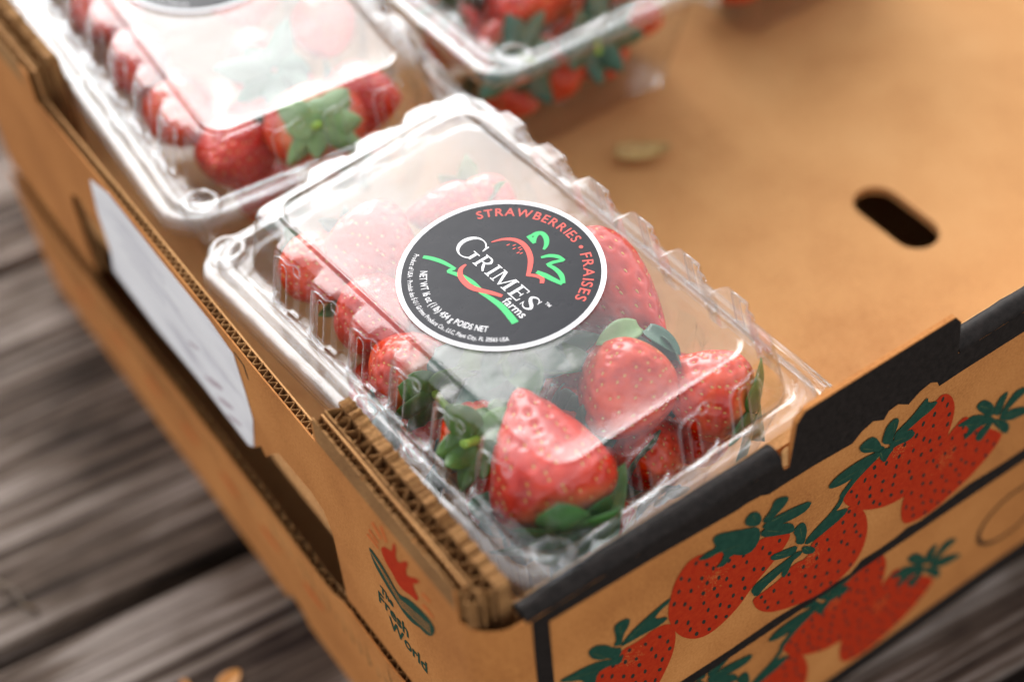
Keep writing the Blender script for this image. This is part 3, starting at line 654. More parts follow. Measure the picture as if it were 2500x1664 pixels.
def make_base():
    rings = []
    for a in ((-67.4, 57.4, -97.4, 97.4, 14.2, -25.5), (-67.4, 57.4, -97.4, 97.4, 14.2, -22.0), (-66.8, 56.8, -96.8, 96.8, 13.8, -21.4), (-62, 55, -93, 93, 12, -21.4), (-58, 54, -90, 90, 10.5, -22.4), (-54.5, 53, -87, 87, 9.5, -22.0)):
        rings.append((ring_pts(*a), 0))
    for t in (0, 0.06, 0.12, 0.3, 0.5, 0.7, 0.88, 0.96, 1.0):
        rr = min(1, t * 9, (1 - t) * 9 + .25)
        rings.append((ring_pts(lerp(-53, -43, t), lerp(51, 43, t), lerp(-86, -74, t), lerp(86, 74, t), lerp(9, 11, t), lerp(-23, -85.5, t)), rr))
    rings.append((ring_pts(-41, 41, -72, 72, 10, -86), 0)); rings.append((ring_pts(-34, 34, -70, 70, 2, -86), 0))
    n = len(rings[0][0]); V = []; F = []
    for P, rr in rings:
        for p in P:
            u, v, z = p[:3]
            if p[3] != 'c' and rr:
                ribs, flip = (RIB_V, 1) if p[3] in 'LR' else (RIB_U, -1)
                k = rib_off(p[4], ribs, flip) * 0.75 * rr; du, dv = OUTW[p[3]]; u += du * (k - 1.5); v += dv * (k - 1.5)
            V.append((u, v, z))
    nr = len(rings)
    for r_ in range(nr - 1):
        for i in range(n): j = (i + 1) % n; F.append((r_ * n + j, r_ * n + i, (r_ + 1) * n + i, (r_ + 1) * n + j))
    F.append(tuple((nr - 1) * n + i for i in range(n)))
    return [twist(*v) if v[2] > -40 else (v[0], v[1], v[2] - BASE_Z) for v in V], F
def wall_point(sd_, c, t):
    u0 = wall_u(t); v0 = wall_v(t)
    q = {'L': (-u0, c), 'R': (u0, c), 'F': (c, -v0), 'B': (c, v0)}[sd_]
    return disp((q[0], q[1], wall_z(t), sd_, c), t)
def tube(b, pts, r_, n=6):
    P = [Vector(p) for p in pts]; rows = []
    for i, p in enumerate(P):
        d = (P[min(i + 1, len(P) - 1)] - P[max(i - 1, 0)]).normalized()
        a = d.orthogonal().normalized(); c = d.cross(a)
        if rows:                                       # keep the frame from spinning
            a = (prev_a - d * prev_a.dot(d)).normalized(); c = d.cross(a)
        prev_a = a; rows.append([p + (a * cos(2 * pi * k / n) + c * sin(2 * pi * k / n)) * r_ for k in range(n)])
    V = [q for r__ in rows for q in r__]
    F = [(i * n + k, i * n + (k + 1) % n, (i + 1) * n + (k + 1) % n, (i + 1) * n + k) for i in range(len(rows) - 1) for k in range(n)]
    F += [tuple(range(n - 1, -1, -1)), tuple((len(rows) - 1) * n + k for k in range(n))]
    b.add(V, F)
def rib_glints(sd_, r0):
    """tubes added to catch glints along a rib: arch, slot lips and foot bar"""
    flip = 1 if sd_ in 'LR' else -1
    def W(d, t, o=0.15):
        p = wall_point(sd_, r0 + d * flip, t); du, dv = OUTW[sd_]; return twist(p[0] + du * o, p[1] + dv * o, p[2])
    b = MB()
    tube(b, [W(5.7, .10), W(5.7, .4), W(5.7, .65), W(5.6, .82), W(5.1, .90), W(4.0, .94), W(2.4, .96), W(0, .96), W(-2.4, .96), W(-4.4, .96), W(-6.4, .96), W(-7.4, .94), W(-7.7, .86)], 0.36)
    tube(b, [W(1.95, .10), W(1.95, .3), W(1.95, .55), W(1.95, .78)] + [W(1.95 * cos(a), .78 + .10 * sin(a)) for a in [pi * k / 8 for k in range(1, 8)]] + [W(-1.95, .78), W(-1.95, .55), W(-1.95, .3), W(-1.95, .10)], 0.2)
    tube(b, [W(6.6, .08, .1), W(4, .078, .2), W(0, .078, .2), W(-2.9, .078, .2)], 0.5)
    tube(b, [W(-3.9, .9, .2), W(-3.9, .84, .2), W(-4.4, .79, .2), W(-7.2, .79, .2)], 0.26)
    return b
def solid(o, th):
    md = o.modifiers.new('sheet', 'SOLIDIFY'); md.thickness = th * S; md.offset = 0; return o

def lathe(prof, cu, cv, n=28):
    v = []; f = []
    for r_, z in prof:
        for i in range(n): a = 2 * pi * i / n; v.append(twist(cu + r_ * cos(a), cv + r_ * sin(a), z))
    for k in range(len(prof) - 1):
        for i in range(n): j = (i + 1) % n; f.append((k * n + i, k * n + j, (k + 1) * n + j, (k + 1) * n + i))
    return v, f

# --- round sticker: coordinates sx (reading direction) and sy (up), centre of the lid
STR = 34.5
def st(sx, sy, h): u, v = sy - 0.8, -sx - 0.8; return twist(u, v, 0.35 + h)
def ribbon(pts, w):
    """flat stroke through pts; w = one width or a width per point"""
    P = [Vector(p) for p in pts]
    if not isinstance(w, (list, tuple)): w = [w] * len(P)
    L_, R_ = [], []
    for i, p in enumerate(P):
        d = (P[min(i + 1, len(P) - 1)] - P[max(i - 1, 0)]).normalized(); nrm = Vector((-d.y, d.x))
        L_.append(p + nrm * w[i] / 2); R_.append(p - nrm * w[i] / 2)
    return L_, R_
def spline(pts, n=6):
    P = [Vector(p) for p in pts]; out = []
    for i in range(len(P) - 1):
        p0, p1, p2, p3 = P[max(i - 1, 0)], P[i], P[i + 1], P[min(i + 2, len(P) - 1)]
        for k in range(n):
            t = k / n
            out.append(0.5 * ((2 * p1) + (p2 - p0) * t + (2 * p0 - 5 * p1 + 4 * p2 - p3) * t * t + (3 * p1 - p0 - 3 * p2 + p3) * t ** 3))
    out.append(P[-1]); return out
def add_ribbon(b, pts, w, h):
    L_, R_ = ribbon(pts, w)
    n = len(L_)
    b.add([st(p.x, p.y, h) for p in L_] + [st(p.x, p.y, h) for p in R_], [(i, i + 1, n + i + 1, n + i) for i in range(n - 1)])
def add_poly(b, pts, h): b.poly([st(x, y, h) for x, y in pts])
def add_spl(b, pts, w, h):
    q = spline(pts)
    if isinstance(w, (list, tuple)):
        n = len(q); m_ = len(w) - 1; ww = []
        for i in range(n):
            t = i / (n - 1) * m_; k = min(int(t), m_ - 1); ww.append(lerp(w[k], w[k + 1], t - k))
        w = ww
    add_ribbon(b, q, w, h)
def arc_text(b, txt, size, radius, a0, a1, inward, h, bold=0.0):
    """letters set on a circle between the angles a0 and a1"""
    ws = []
    for ch in txt:
        if ch == ' ': ws.append((None, size * 0.30)); continue
        g = glyphs(ch, size, bold); ws.append((g, g[2] + size * 0.07))
    tot = sum(x[1] for x in ws); pos = 0
    for g, wd in ws:
        if g:
            am = radians(a0 + (a1 - a0) * ((pos + wd / 2) / tot))
            for_v = []
            span = abs(radians(a1 - a0)) * radius; k = span / tot
            for x, y, _ in g[0]:
                lx = (x - wd / 2) * k; ly = y
                if inward: rr = radius - ly; tx, ty = -sin(am), cos(am); px, py = cos(am) * rr + tx * lx, sin(am) * rr + ty * lx
                else: rr = radius + ly; tx, ty = sin(am), -cos(am); px, py = cos(am) * rr + tx * lx, sin(am) * rr + ty * lx
                for_v.append(st(px, py, h))
            b.add(for_v, g[1])
        pos += wd

def serif_word(b, h):
    def stem(x, y0, y1, w_): add_poly(b, [(x, y0), (x + w_, y0), (x + w_, y1), (x, y1)], h)
    def serif(x, y, w_, t=0.34): add_poly(b, [(x, y), (x + w_, y), (x + w_, y + t), (x, y + t)], h + .002)
    y0, H = -4.2, 6.0; yt = y0 + H
    # G, taller than the rest
    pts = []; ws = []
    for i in range(33):
        a = radians(48 + (318 - 48) * i / 32); pts.append((-15.6 + 4.35 * cos(a), 0.0 + 4.9 * sin(a)))
        ws.append(0.35 + 1.15 * max(0, -cos(a)) ** 1.2 + 0.25 * max(0, cos(a)))
    add_ribbon(b, [Vector(p) for p in pts], ws, h)
    stem(-12.9, -3.9, -0.4, 1.15); serif(-13.9, -0.6, 3.1); add_poly(b, [(-12.6, 3.3), (-12.0, 1.6), (-11.7, 1.6), (-11.9, 4.4), (-12.3, 4.4)], h + .004)
    # R
    x = -9.9; stem(x + .5, y0, yt, 1.05); serif(x, y0, 2.1); serif(x, yt - .34, 2.1)
    add_spl(b, [(x + 1.4, yt - .18), (x + 3.2, yt - .3), (x + 4.1, yt - 1.6), (x + 3.2, yt - 2.9), (x + 1.4, yt - 3.05)], [.35, .6, 1.05, .6, .35], h + .004)
    add_spl(b, [(x + 2.6, yt - 3.0), (x + 3.8, y0 + 1.5), (x + 5.3, y0 + .16)], [.7, 1.0, .5], h + .006)
    # I
    x = -3.6; stem(x + .6, y0, yt, 1.05); serif(x, y0, 2.25); serif(x, yt - .34, 2.25)
    # M
    x = -0.6; stem(x + .75, y0, yt, .42); serif(x, y0, 1.9); serif(x, yt - .34, 1.6)
    add_poly(b, [(x + .7, yt), (x + 1.9, yt), (x + 4.35, y0 + .9), (x + 3.9, y0 + .1)], h + .004)
    add_poly(b, [(x + 3.85, y0 + .1), (x + 4.2, y0 + .1), (x + 6.7, yt), (x + 6.2, yt)], h + .006)
    stem(x + 6.35, y0, yt, 1.1); serif(x + 5.7, y0, 2.4); serif(x + 6.2, yt - .34, 1.9)
    # E
    x = 8.6; stem(x + .55, y0, yt, 1.05); serif(x, y0, 4.7); serif(x, yt - .34, 4.4); serif(x + 1.4, y0 + 2.85, 2.4)
    add_poly(b, [(x + 4.4, y0), (x + 4.75, y0), (x + 4.9, y0 + 1.5), (x + 4.6, y0 + 1.5)], h + .004); add_poly(b, [(x + 4.1, yt), (x + 4.4, yt), (x + 4.4, yt - 1.3), (x + 4.15, yt - 1.3)], h + .004)
    add_poly(b, [(x + 3.55, y0 + 2.2), (x + 3.85, y0 + 2.2), (x + 3.85, y0 + 3.85), (x + 3.55, y0 + 3.85)], h + .004)
    # S
    x = 14.4
    add_spl(b, [(x + 4.6, yt - 1.3), (x + 3.6, yt - .25), (x + 2.2, yt - .25), (x + 1.1, yt - 1.35), (x + 2.0, yt - 2.6), (x + 3.8, yt - 3.6), (x + 4.6, yt - 4.7), (x + 3.6, y0 + .2), (x + 2.0, y0 + .2), (x + .8, y0 + 1.4)], [.2, .3, .5, .95, 1.15, 1.15, .95, .5, .3, .2], h)
    add_poly(b, [(x + 4.5, yt), (x + 4.75, yt), (x + 4.75, yt - 1.8), (x + 4.5, yt - 1.8)], h + .004); add_poly(b, [(x + .65, y0), (x + .9, y0), (x + .9, y0 + 1.8), (x + .65, y0 + 1.8)], h + .004)

def build_sticker(root):
    n = 72
    def disc_mesh(name, R_, h, mat, par, edge):
        v = []; f = []; rs = [1, .86, .72, .58, .44, .3, .16]
        if edge: v += [st(R_ * cos(2 * pi * i / n), R_ * sin(2 * pi * i / n), h - 0.14) for i in range(n)]
        for k in rs: v += [st(R_ * k * cos(2 * pi * i / n), R_ * k * sin(2 * pi * i / n), h) for i in range(n)]
        v.append(st(0, 0, h)); m_ = len(rs) + (1 if edge else 0)
        for k in range(m_ - 1):
            for i in range(n): j = (i + 1) % n; f.append((k * n + i, k * n + j, (k + 1) * n + j, (k + 1) * n + i))
        for i in range(n): f.append(((m_ - 1) * n + i, (m_ - 1) * n + (i + 1) % n, len(v) - 1))
        return mk(name, v, f, mat, par, smooth=True, sharp=40)
    disc = disc_mesh('sticker', STR, 0.0, ST_WHITE, root, True)
    disc_mesh('black_field', STR - 1.75, 0.05, ST_BLACK, disc, False)
    b = MB(); arc_text(b, 'STRAWBERRIES', 5.2, 26.9, 159, 79, False, 0.09, 0.045); arc_text(b, 'FRAISES', 5.2, 26.9, 68, 22, False, 0.09, 0.045)
    add_poly(b, [(28.4 * cos(radians(73.5)) + .75 * cos(a), 28.4 * sin(radians(73.5)) + .75 * sin(a)) for a in [k * pi / 6 for k in range(12)]], 0.09)
    b.build('arched_lettering', ST_RED, disc)
    b = MB(); serif_word(b, 0.10); b.build('name_lettering', ST_WHITE, disc)
    b = MB()
    gv, gf, gw = glyphs('farms', 4.6, 0.01); b.add([st(10.4 + x, -7.9 + y, 0.10) for x, y, _ in gv], gf)
    gv, gf, gw = glyphs('TM', 1.7, 0.01); b.add([st(20.2 + x, 1.9 + y, 0.10) for x, y, _ in gv], gf)
    arc_text(b, 'NET WT 16 oz (1 lb) 454 g POIDS NET', 3.5, 26.6, -134, -47, True, 0.10, 0.03)
    arc_text(b, 'Product of USA \u00b7 Produit des \u00c9-U / Grimes Produce Co., LLC, Plant City, FL 33565 USA', 2.4, 30.6, -149, -33, True, 0.10, 0.015)
    b.build('small_lettering', ST_WHITE, disc)
    b = MB()
    add_spl(b, [(-13.4, 6.4), (-12.0, 9.9), (-9.5, 12.6), (-6.3, 13.7), (-2.6, 13.2), (1.2, 11.4), (4.4, 8.6), (7.0, 5.6)], [.4, 1.0, 1.5, 1.8, 1.9, 1.9, 1.7, 1.2], 0.10)
    add_spl(b, [(6.6, 5.9), (8.6, 7.6), (10.8, 8.4), (12.6, 7.0)], [1.2, 1.4, 1.6, 1.4], 0.104)
    for x, y in ((-8.7, 9.8), (-7.2, 11.2), (-6.0, 10.2), (-5.2, 11.8), (-4.2, 11.6), (-3.6, 10.0), (-2.7, 10.6)): add_poly(b, [(x - .25, y - .6), (x + .2, y - .5), (x + .3, y + .6), (x - .1, y + .5)], 0.10)
    add_spl(b, [(-10.7, -6.2), (-10.2, -8.6), (-8.0, -10.6), (-4.6, -11.4), (-1.0, -11.2), (2.4, -9.6), (5.4, -7.8), (8.6, -6.2)], [.7, 1.5, 1.9, 2.1, 2.1, 1.9, 1.6, 1.2], 0.12)
    b.build('berry_mark', ST_RED, disc)
    b = MB()
    add_spl(b, [(-7.6, 17.4), (-5.2, 17.2), (-3.4, 16.8)], [1.4, 1.7, 1.2], 0.10); add_spl(b, [(-7.0, 18.0), (-6.6, 20.4), (-5.2, 21.6), (-2.8, 21.2), (-0.4, 19.4), (0.9, 17.2)], [.9, 1.5, 1.8, 1.9, 1.6, .8], 0.104); add_spl(b, [(-3.8, 16.9), (-5.6, 19.0), (-6.2, 21.4)], [1.2, 1.3, 1.2], 0.108)
    add_spl(b, [(3.2, 14.2), (4.4, 16.8), (6.6, 18.6), (9.4, 19.2)], [.9, 1.5, 1.6, .8], 0.10); add_spl(b, [(9.0, 18.9), (7.6, 15.8), (7.2, 13.4)], [1.2, 1.4, 1.2], 0.104)
    add_spl(b, [(7.4, 13.8), (10.6, 14.4), (14.0, 14.0), (17.2, 12.2)], [1.3, 1.6, 1.8, 1.4], 0.108); add_spl(b, [(17.2, 11.8), (13.6, 10.8), (10.4, 10.0), (7.4, 9.0)], [1.4, 1.9, 2.0, 1.4], 0.112)
    b.build('leaf_mark', ST_GREEN, disc)
    b = MB()
    add_spl(b, [(-23.2, -14.6), (-20.4, -12.8), (-16.6, -11.2), (-11.4, -10.0)], [1.4, 1.7, 1.6, .9], 0.11)
    add_spl(b, [(-11.6, -10.0), (-12.2, -11.6), (-12.0, -12.8)], [1.0, 1.4, .9], 0.113); add_spl(b, [(-12.2, -12.6), (-7.6, -10.6), (-3.0, -9.6), (1.6, -9.4)], [1.2, 1.8, 1.6, .7], 0.107)
    add_spl(b, [(2.2, -10.6), (7.4, -9.6), (13.0, -9.3), (20.8, -10.4)], [.9, 1.8, 2.2, 2.4], 0.107)
    b.build('swoosh_mark', ST_GREEN, disc)
    return disc

def make_clamshell():
    root = empty('clamshell', (0, 0, 0))
    v, f = make_lid(); lid = solid(mk('lid', v, f, PLASTIC, root, smooth=True, sharp=38), 0.5)
    for sd_, ribs in (('L', RIB_V), ('R', RIB_V), ('F', RIB_U), ('B', RIB_U)):
        for r0 in ribs: rib_glints(sd_, r0).build('rib_glint', PLASTIC_GLINT, lid, smooth=True, sharp=60)
    v, f = make_base(); solid(mk('base', v, f, PLASTIC_BASE, root, smooth=True, sharp=48), 0.35)
    for cu, cv in ((-55.0, 88.0), (-52.5, -90.2)):
        v, f = lathe([(7.4, -18.4), (7.2, -16.2), (6.4, -15.2), (4.9, -15.2), (4.2, -16.2), (4.0, -18.6), (2.6, -19.2), (0.05, -19.2)], cu, cv); solid(mk('snap_button', v, f, PLASTIC, root, smooth=True, sharp=50), 0.35)
    for cv in (-4.0, -31.0):
        v, f = lathe([(3.3, -18.2), (3.1, -16.9), (2.2, -16.6), (1.2, -17.8), (0.05, -18.0)], 0, 0)
        v = [(x - 60.0, y * 1.6 + cv, z) for x, y, z in v]; solid(mk('lock_pip', v, f, PLASTIC, root, smooth=True, sharp=50), 0.3)
    # hinge strip along the other long edge, square ended
    prof = [(54.6, -20.6), (56.2, -19.8), (57.0, -18.6), (57.8, -18.6), (58.4, -19.9), (59.2, -20.2), (60.4, -20.2), (60.7, -22.0)]
    ys = [-92.5, -60, -30, 0, 30, 60, 92.5]; V = []; F = []
    for y in ys: V += [twist(a, y, c) for a, c in prof]
    m_ = len(prof)
    for i in range(len(ys) - 1):
        for k in range(m_ - 1): F.append((i * m_ + k, i * m_ + k + 1, (i + 1) * m_ + k + 1, (i + 1) * m_ + k))
    solid(mk('hinge_strip', V, F, PLASTIC, root, smooth=True, sharp=40), 0.35)
    build_sticker(root)
    return root
def copy_tree(o, parent=None):
    c = o.copy(); C.objects.link(c)
    if parent: c.parent = parent
    for ch in list(o.children): copy_tree(ch, c)
    return c

clam = make_clamshell()
FLOOR = -87.0
SPOTS = [  # x, y, rotation (degrees), tilt, label
    (0.0, 0.0, 3.402, 0.0, 'clear strawberry clamshell nearest the tray corner, its round black sticker in full view'),
    (0.6, 200.0, -3.3, 3.4, 'clear strawberry clamshell along the labelled tray wall, behind the one with the full sticker'),
    (128.5, 199.0, 1.0, 1.5, 'clear clamshell cut by the top edge, dry leaf lying on the tray floor before it'),
    (257.0, 200.0, 0.5, 0.0, 'clear clamshell of which only the blurred dark base shows at the top edge')]
clams = []
for i, (x, y, rz, tl, lab) in enumerate(SPOTS):
    o = clam if i == 0 else copy_tree(clam)
    o.location = Vector((x, y, FLOOR + 0.4 + 75 * sin(radians(tl)) + ZD)) * S; o.rotation_euler = (radians(tl), 0, radians(rz))
    if i: next(c for c in o.children if c.name.startswith('sticker')).location = Vector((2, 21 if i == 1 else 8, 0)) * S
    tag(o, lab, 'clamshell', 'strawberry clamshells in the tray'); clams.append(o)

# ------------------------------------------------------------------ strawberries
def berry_prof(t, kind):
    # t: 0 at the calyx, 1 at the tip -> relative radius
    if kind == 0: r_ = sin(pi * min(1, t ** 0.62)) ** 0.72
    elif kind == 1: r_ = sin(pi * t ** 0.70) ** 0.62
    else: r_ = sin(pi * t ** 0.52) ** 0.80
    return r_
def make_berry_mesh(kind, R_, H, seed, mat):
    rnd = random.Random(seed); nu, nv = 88, 66
    def raw(t, a):
        r_ = R_ * berry_prof(t, kind)
        w_ = 1 + 0.07 * noise.noise(Vector((cos(a) * 1.1, sin(a) * 1.1, t * 2 + seed * 3.3))) + 0.04 * sin(2 * a + seed)
        shoulder = -0.05 * H * (1 - t) ** 8
        return Vector((r_ * w_ * cos(a), r_ * w_ * sin(a) * 0.94, H * (t * 0.96 + 0.02) - shoulder * (r_ / R_)))
    seeds = []
    ns = 150
    # seed sites by equal area along the axis
    acc = [0.0]; K = 200
    for i in range(K): acc.append(acc[-1] + berry_prof((i + .5) / K, kind) + 0.05)
    for i in range(ns):
        tgt = (i + 0.5 + rnd.uniform(-1.6, 1.6)) / ns * acc[-1]; tgt = min(max(tgt, 1e-3), acc[-1] - 1e-3)
        k = next(j for j in range(K) if acc[j + 1] >= tgt); t = (k + (tgt - acc[k]) / (acc[k + 1] - acc[k])) / K
        a = i * 2.399963 + rnd.uniform(-.22, .22)
        if t > 0.05: seeds.append((t, a, raw(t, a)))
    grid = {}
    for s_ in seeds:
        grid.setdefault((int(s_[2].x // 5), int(s_[2].y // 5), int(s_[2].z // 5)), []).append(s_[2])
    def dimple(p):
        g = (int(p.x // 5), int(p.y // 5), int(p.z // 5)); d = 9.0
        for i in (-1, 0, 1):
            for j in (-1, 0, 1):
                for k in (-1, 0, 1):
                    for q in grid.get((g[0] + i, g[1] + j, g[2] + k), ()):
                        d = min(d, (p - q).length_squared)
        return 0.95 * math.exp(-d / 1.3)
    V = []; F = []
    cen = Vector((0, 0, H * .42))
    for j in range(nv + 1):
        t = 0.004 + 0.992 * j / nv
        for i in range(nu):
            p = raw(t, 2 * pi * i / nu); nrm = Vector((p.x, p.y, (p.z - cen.z) * 0.55)).normalized()
            V.append(p - nrm * dimple(p))
    for j in range(nv):
        for i in range(nu): k = (i + 1) % nu; F.append((j * nu + i, j * nu + k, (j + 1) * nu + k, (j + 1) * nu + i))
    F.append(tuple(range(nu - 1, -1, -1))); F.append(tuple(nv * nu + i for i in range(nu)))
    me = bpy.data.meshes.new('berry'); me.from_pydata([v * S for v in V], [], F); me.materials.append(mat)
    me.polygons.foreach_set('use_smooth', [True] * len(me.polygons)); me.update()
    SV = []; SF = []
    for t, a, p in seeds:
        nrm = Vector((p.x, p.y, (p.z - cen.z) * 0.55)).normalized(); up = (Vector((0, 0, 1)) - nrm * nrm.z)
        up = up.normalized() if up.length > 1e-4 else Vector((1, 0, 0)); sd_ = nrm.cross(up); c = p - nrm * 0.68; b0 = len(SV)
        for (x, y, z) in ((0, 0, .34), (.40, 0, 0), (.25, .42, 0), (0, .82, -.05), (-.25, .42, 0), (-.40, 0, 0), (-.25, -.5, 0), (0, -.7, -.05), (.25, -.5, 0)): SV.append((c + sd_ * x + up * y + nrm * z) * S)
        for k in range(1, 9): SF.append((b0, b0 + k, b0 + (k % 8) + 1))
    ms = bpy.data.meshes.new('seeds'); ms.from_pydata(SV, [], SF); ms.materials.append(SEED); ms.polygons.foreach_set('use_smooth', [True] * len(ms.polygons))
    return me, ms, H
def make_leaf_mesh(L_, W_, curl, fold, mat, pts=9):
    """one calyx leaf: grows along +x, cupped, with a midrib and some thickness"""
    V = []; F = []; m_ = 4
    for i in range(pts):
        t = i / (pts - 1); w_ = W_ * (sin(pi * (0.10 + 0.90 * t) ** 0.8) ** 0.75 if t < 1 else 0.02) * (1 if t < .97 else .35)
        ang = curl * t; x = L_ * sin(ang) / curl; z = L_ * (1 - cos(ang)) / curl
        for k in range(-m_, m_ + 1):
            s_ = k / m_; V.append((x, s_ * w_ / 2, z + fold * abs(s_) ** 1.5 * w_ / 2 - 0.25 * (1 - abs(s_)) + .2 * sin(7 * t + 2 * s_)))
    n = 2 * m_ + 1
    for i in range(pts - 1):
        for k in range(n - 1): F.append((i * n + k, i * n + k + 1, (i + 1) * n + k + 1, (i + 1) * n + k))
    o = len(V); V2 = [(x, y, z - 0.2) for x, y, z in V]; V += V2; F += [tuple(o + q for q in reversed(f_)) for f_ in F]
    rim = [k for k in range(n)] + [i * n + n - 1 for i in range(1, pts)] + [(pts - 1) * n + k for k in range(n - 2, -1, -1)] + [i * n for i in range(pts - 2, 0, -1)]
    for a, b in zip(rim, rim[1:] + rim[:1]): F.append((a, a + o, b + o, b))
    me = bpy.data.meshes.new('calyx_leaf'); me.from_pydata([(x * S, y * S, z * S) for x, y, z in V], [], F); me.materials.append(mat)
    me.polygons.foreach_set('use_smooth', [True] * len(me.polygons)); me.update()
    return me
LEAF_MID = mat_leaf('calyx_mid', (0.035, 0.10, 0.015), (0.11, 0.21, 0.035))
BERRIES = [make_berry_mesh(0, 17.5, 40, 1, BERRY), make_berry_mesh(1, 17.0, 36, 2, BERRY2), make_berry_mesh(2, 18.5, 38, 3, BERRY), make_berry_mesh(0, 15.5, 36, 4, BERRY2)]
LEAVES = {n_: [make_leaf_mesh(13, 8.5, 0.9, .35, mt), make_leaf_mesh(11, 7.5, -0.5, .3, mt), make_leaf_mesh(15, 7.0, 0.35, .45, mt), make_leaf_mesh(10, 9.0, 1.3, .2, mt)] for n_, mt in (('green', LEAF), ('pale', LEAF_PALE), ('deep', LEAF_DEEP), ('mid', LEAF_MID))}
def stem_mesh():
    b = MB(); pr = [(2.0, 0), (1.5, -2), (1.3, -6), (1.5, -9), (1.1, -9.6)]
    v = []; n = 10
    for k, (r_, z) in enumerate(pr):
        for i in range(n): a = 2 * pi * i / n; v.append((r_ * cos(a) + .25 * k * k * .3, r_ * sin(a), z))
    f = [(k * n + i, (k + 1) * n + i, (k + 1) * n + (i + 1) % n, k * n + (i + 1) % n) for k in range(len(pr) - 1) for i in range(n)] + [tuple((len(pr) - 1) * n + i for i in reversed(range(n)))]
    b.add(v, f); o = b.build('stem', STEM, None, smooth=True, sharp=50); me = o.data; bpy.data.objects.remove(o); return me
STEM_ME = stem_mesh()
def berry(p_cal, p_tip, kind, wide, label, group, frame, leaf='green', nleaf=7, lsc=1.0, roll=0.0, stem=True, seed=0, reflex=0.0, lseed=None):
    """strawberry whose calyx sits at p_cal and whose tip points to p_tip (millimetres in the frame's axes)"""
    Mx, base = frame
    a = Mx @ Vector(p_cal) + base; t = Mx @ Vector(p_tip) + base
    d = (t - a); H = d.length; q = d.to_track_quat('Z', 'Y'); me, ms, H0 = BERRIES[kind]
    rnd = random.Random(lseed if lseed is not None else seed * 31 + kind)
    o = bpy.data.objects.new('strawberry', None); C.objects.link(o); o.empty_display_size = .005
    o.location = a * S; o.rotation_mode = 'QUATERNION'; o.rotation_quaternion = q @ Matrix.Rotation(roll, 3, 'Z').to_quaternion()
    k = H / H0
    body = inst('flesh', me, o); body.scale = (k * wide, k * wide, k)
    sd_ = inst('seeds', ms, body); tag(sd_, kind='stuff')
    for i in range(nleaf):
        lf = inst('calyx_leaf', LEAVES[leaf][rnd.randrange(4)], o)
        an = 2 * pi * i / nleaf + rnd.uniform(-.25, .25); tilt = rnd.uniform(-.45, -.05) + reflex
        lf.location = Vector((cos(an) * 1.2, sin(an) * 1.2, -0.6 - .25 * (i % 3))) * S
        lf.rotation_euler = (rnd.uniform(-.25, .25), -tilt, an); s_ = lsc * rnd.uniform(.85, 1.2); lf.scale = (s_, s_, s_)
    if stem: st_ = inst('stem', STEM_ME, o); st_.rotation_euler = (rnd.uniform(-.3, .3), rnd.uniform(-.3, .3), 0)
    tag(o, label, 'strawberry', group)
    return o
def add_leaf(par, frame, base, to, nrm, W_, mat, curl=0.35, fold=.25):
    """one more calyx leaf on a strawberry, from base to a point (frame millimetres), facing nrm"""
    Mx, b0 = frame
    a = Mx @ Vector(base) + b0; t = Mx @ Vector(to) + b0; x = (t - a); L_ = x.length; x.normalize(); z = Mx @ Vector(nrm); z = (z - x * z.dot(x)).normalized(); y = z.cross(x)
    lf = inst('calyx_leaf', make_leaf_mesh(L_, W_, curl, fold, mat, 12), par)
    wm = Matrix((x, y, z)).transposed().to_4x4(); wm.translation = a * S
    pm = Matrix.LocRotScale(par.location, par.rotation_quaternion, None)
    lf.matrix_local = pm.inverted() @ wm
    return lf
def frame_of(i):
    x, y, rz, tl, lab = SPOTS[i]; R_ = Matrix.Rotation(radians(rz), 3, 'Z') @ Matrix.Rotation(radians(tl), 3, 'X')
    return (R_, Vector((x, y, FLOOR + 0.4 + 75 * sin(radians(tl)) + ZD)) + R_ @ Vector((0, 0, -BASE_Z)))
F0, F1, F2, F3 = (frame_of(i) for i in range(4))
G0 = 'strawberries in the nearest clamshell'; G1 = 'strawberries in the clamshell behind'; G2 = 'strawberries in the clamshell at the top edge'
# nearest clamshell, the ones that show
b1 = berry((-36, -76, -30), (-23, -36, -7), 2, 0.86, 'large strawberry in the front corner of the nearest clamshell, leaves down and tip up', G0, F0, 'green', 7, 1.7, 0.35, False, 1, -.05, 31)
berry((24, -46, -18), (-9, -57, -25), 1, 1.10, 'round strawberry under the clear end of the nearest lid, leaves at its upper side', G0, F0, 'deep', 6, 1.25, 1.2, False, 2, .1)
berry((38, -80, -29), (22, -50, -22), 3, 1.02, 'strawberry at the right-hand corner behind the nearest lid wall, dark leaf on its end', G0, F0, 'green', 6, 1.3, 0.2, False, 3, .2)
berry((14, -50, -50), (1, -77, -34), 3, 0.95, 'strawberry tip low behind the short slotted wall of the nearest clamshell', G0, F0, 'deep', 6, .8, 0.9, False, 4)
berry((34, 10, -22), (32, -46, -20), 2, 0.70, 'long strawberry on the right-hand side of the round sticker, nearest clamshell', G0, F0, 'pale', 6, 1.0, 2.2, False, 5, .0)
berry((-18, 70, -21), (-13, 32, -23), 2, 0.98, 'strawberry with blurred pink sheen at the far left corner of the nearest lid', G0, F0, 'deep', 5, .9, 0.8, False, 6)
berry((-34, 78, -26), (-33, 46, -24), 3, 1.0, 'strawberry behind the first slots of the long wall, nearest clamshell', G0, F0, 'green', 5, .8, 0.1, False, 7)
berry((-38, -10, -22), (-38, 24, -28), 3, 0.95, 'strawberry behind the middle slots of the long wall, its leaves to the front', G0, F0, 'mid', 9, 1.3, 0.5, True, 8, -.1)
berry((-30, 48, -30), (-33, 14, -22), 0, 0.92, 'strawberry behind the second and third slots of the long wall, nearest clamshell', G0, F0, 'green', 5, .8, 0.7, False, 13)
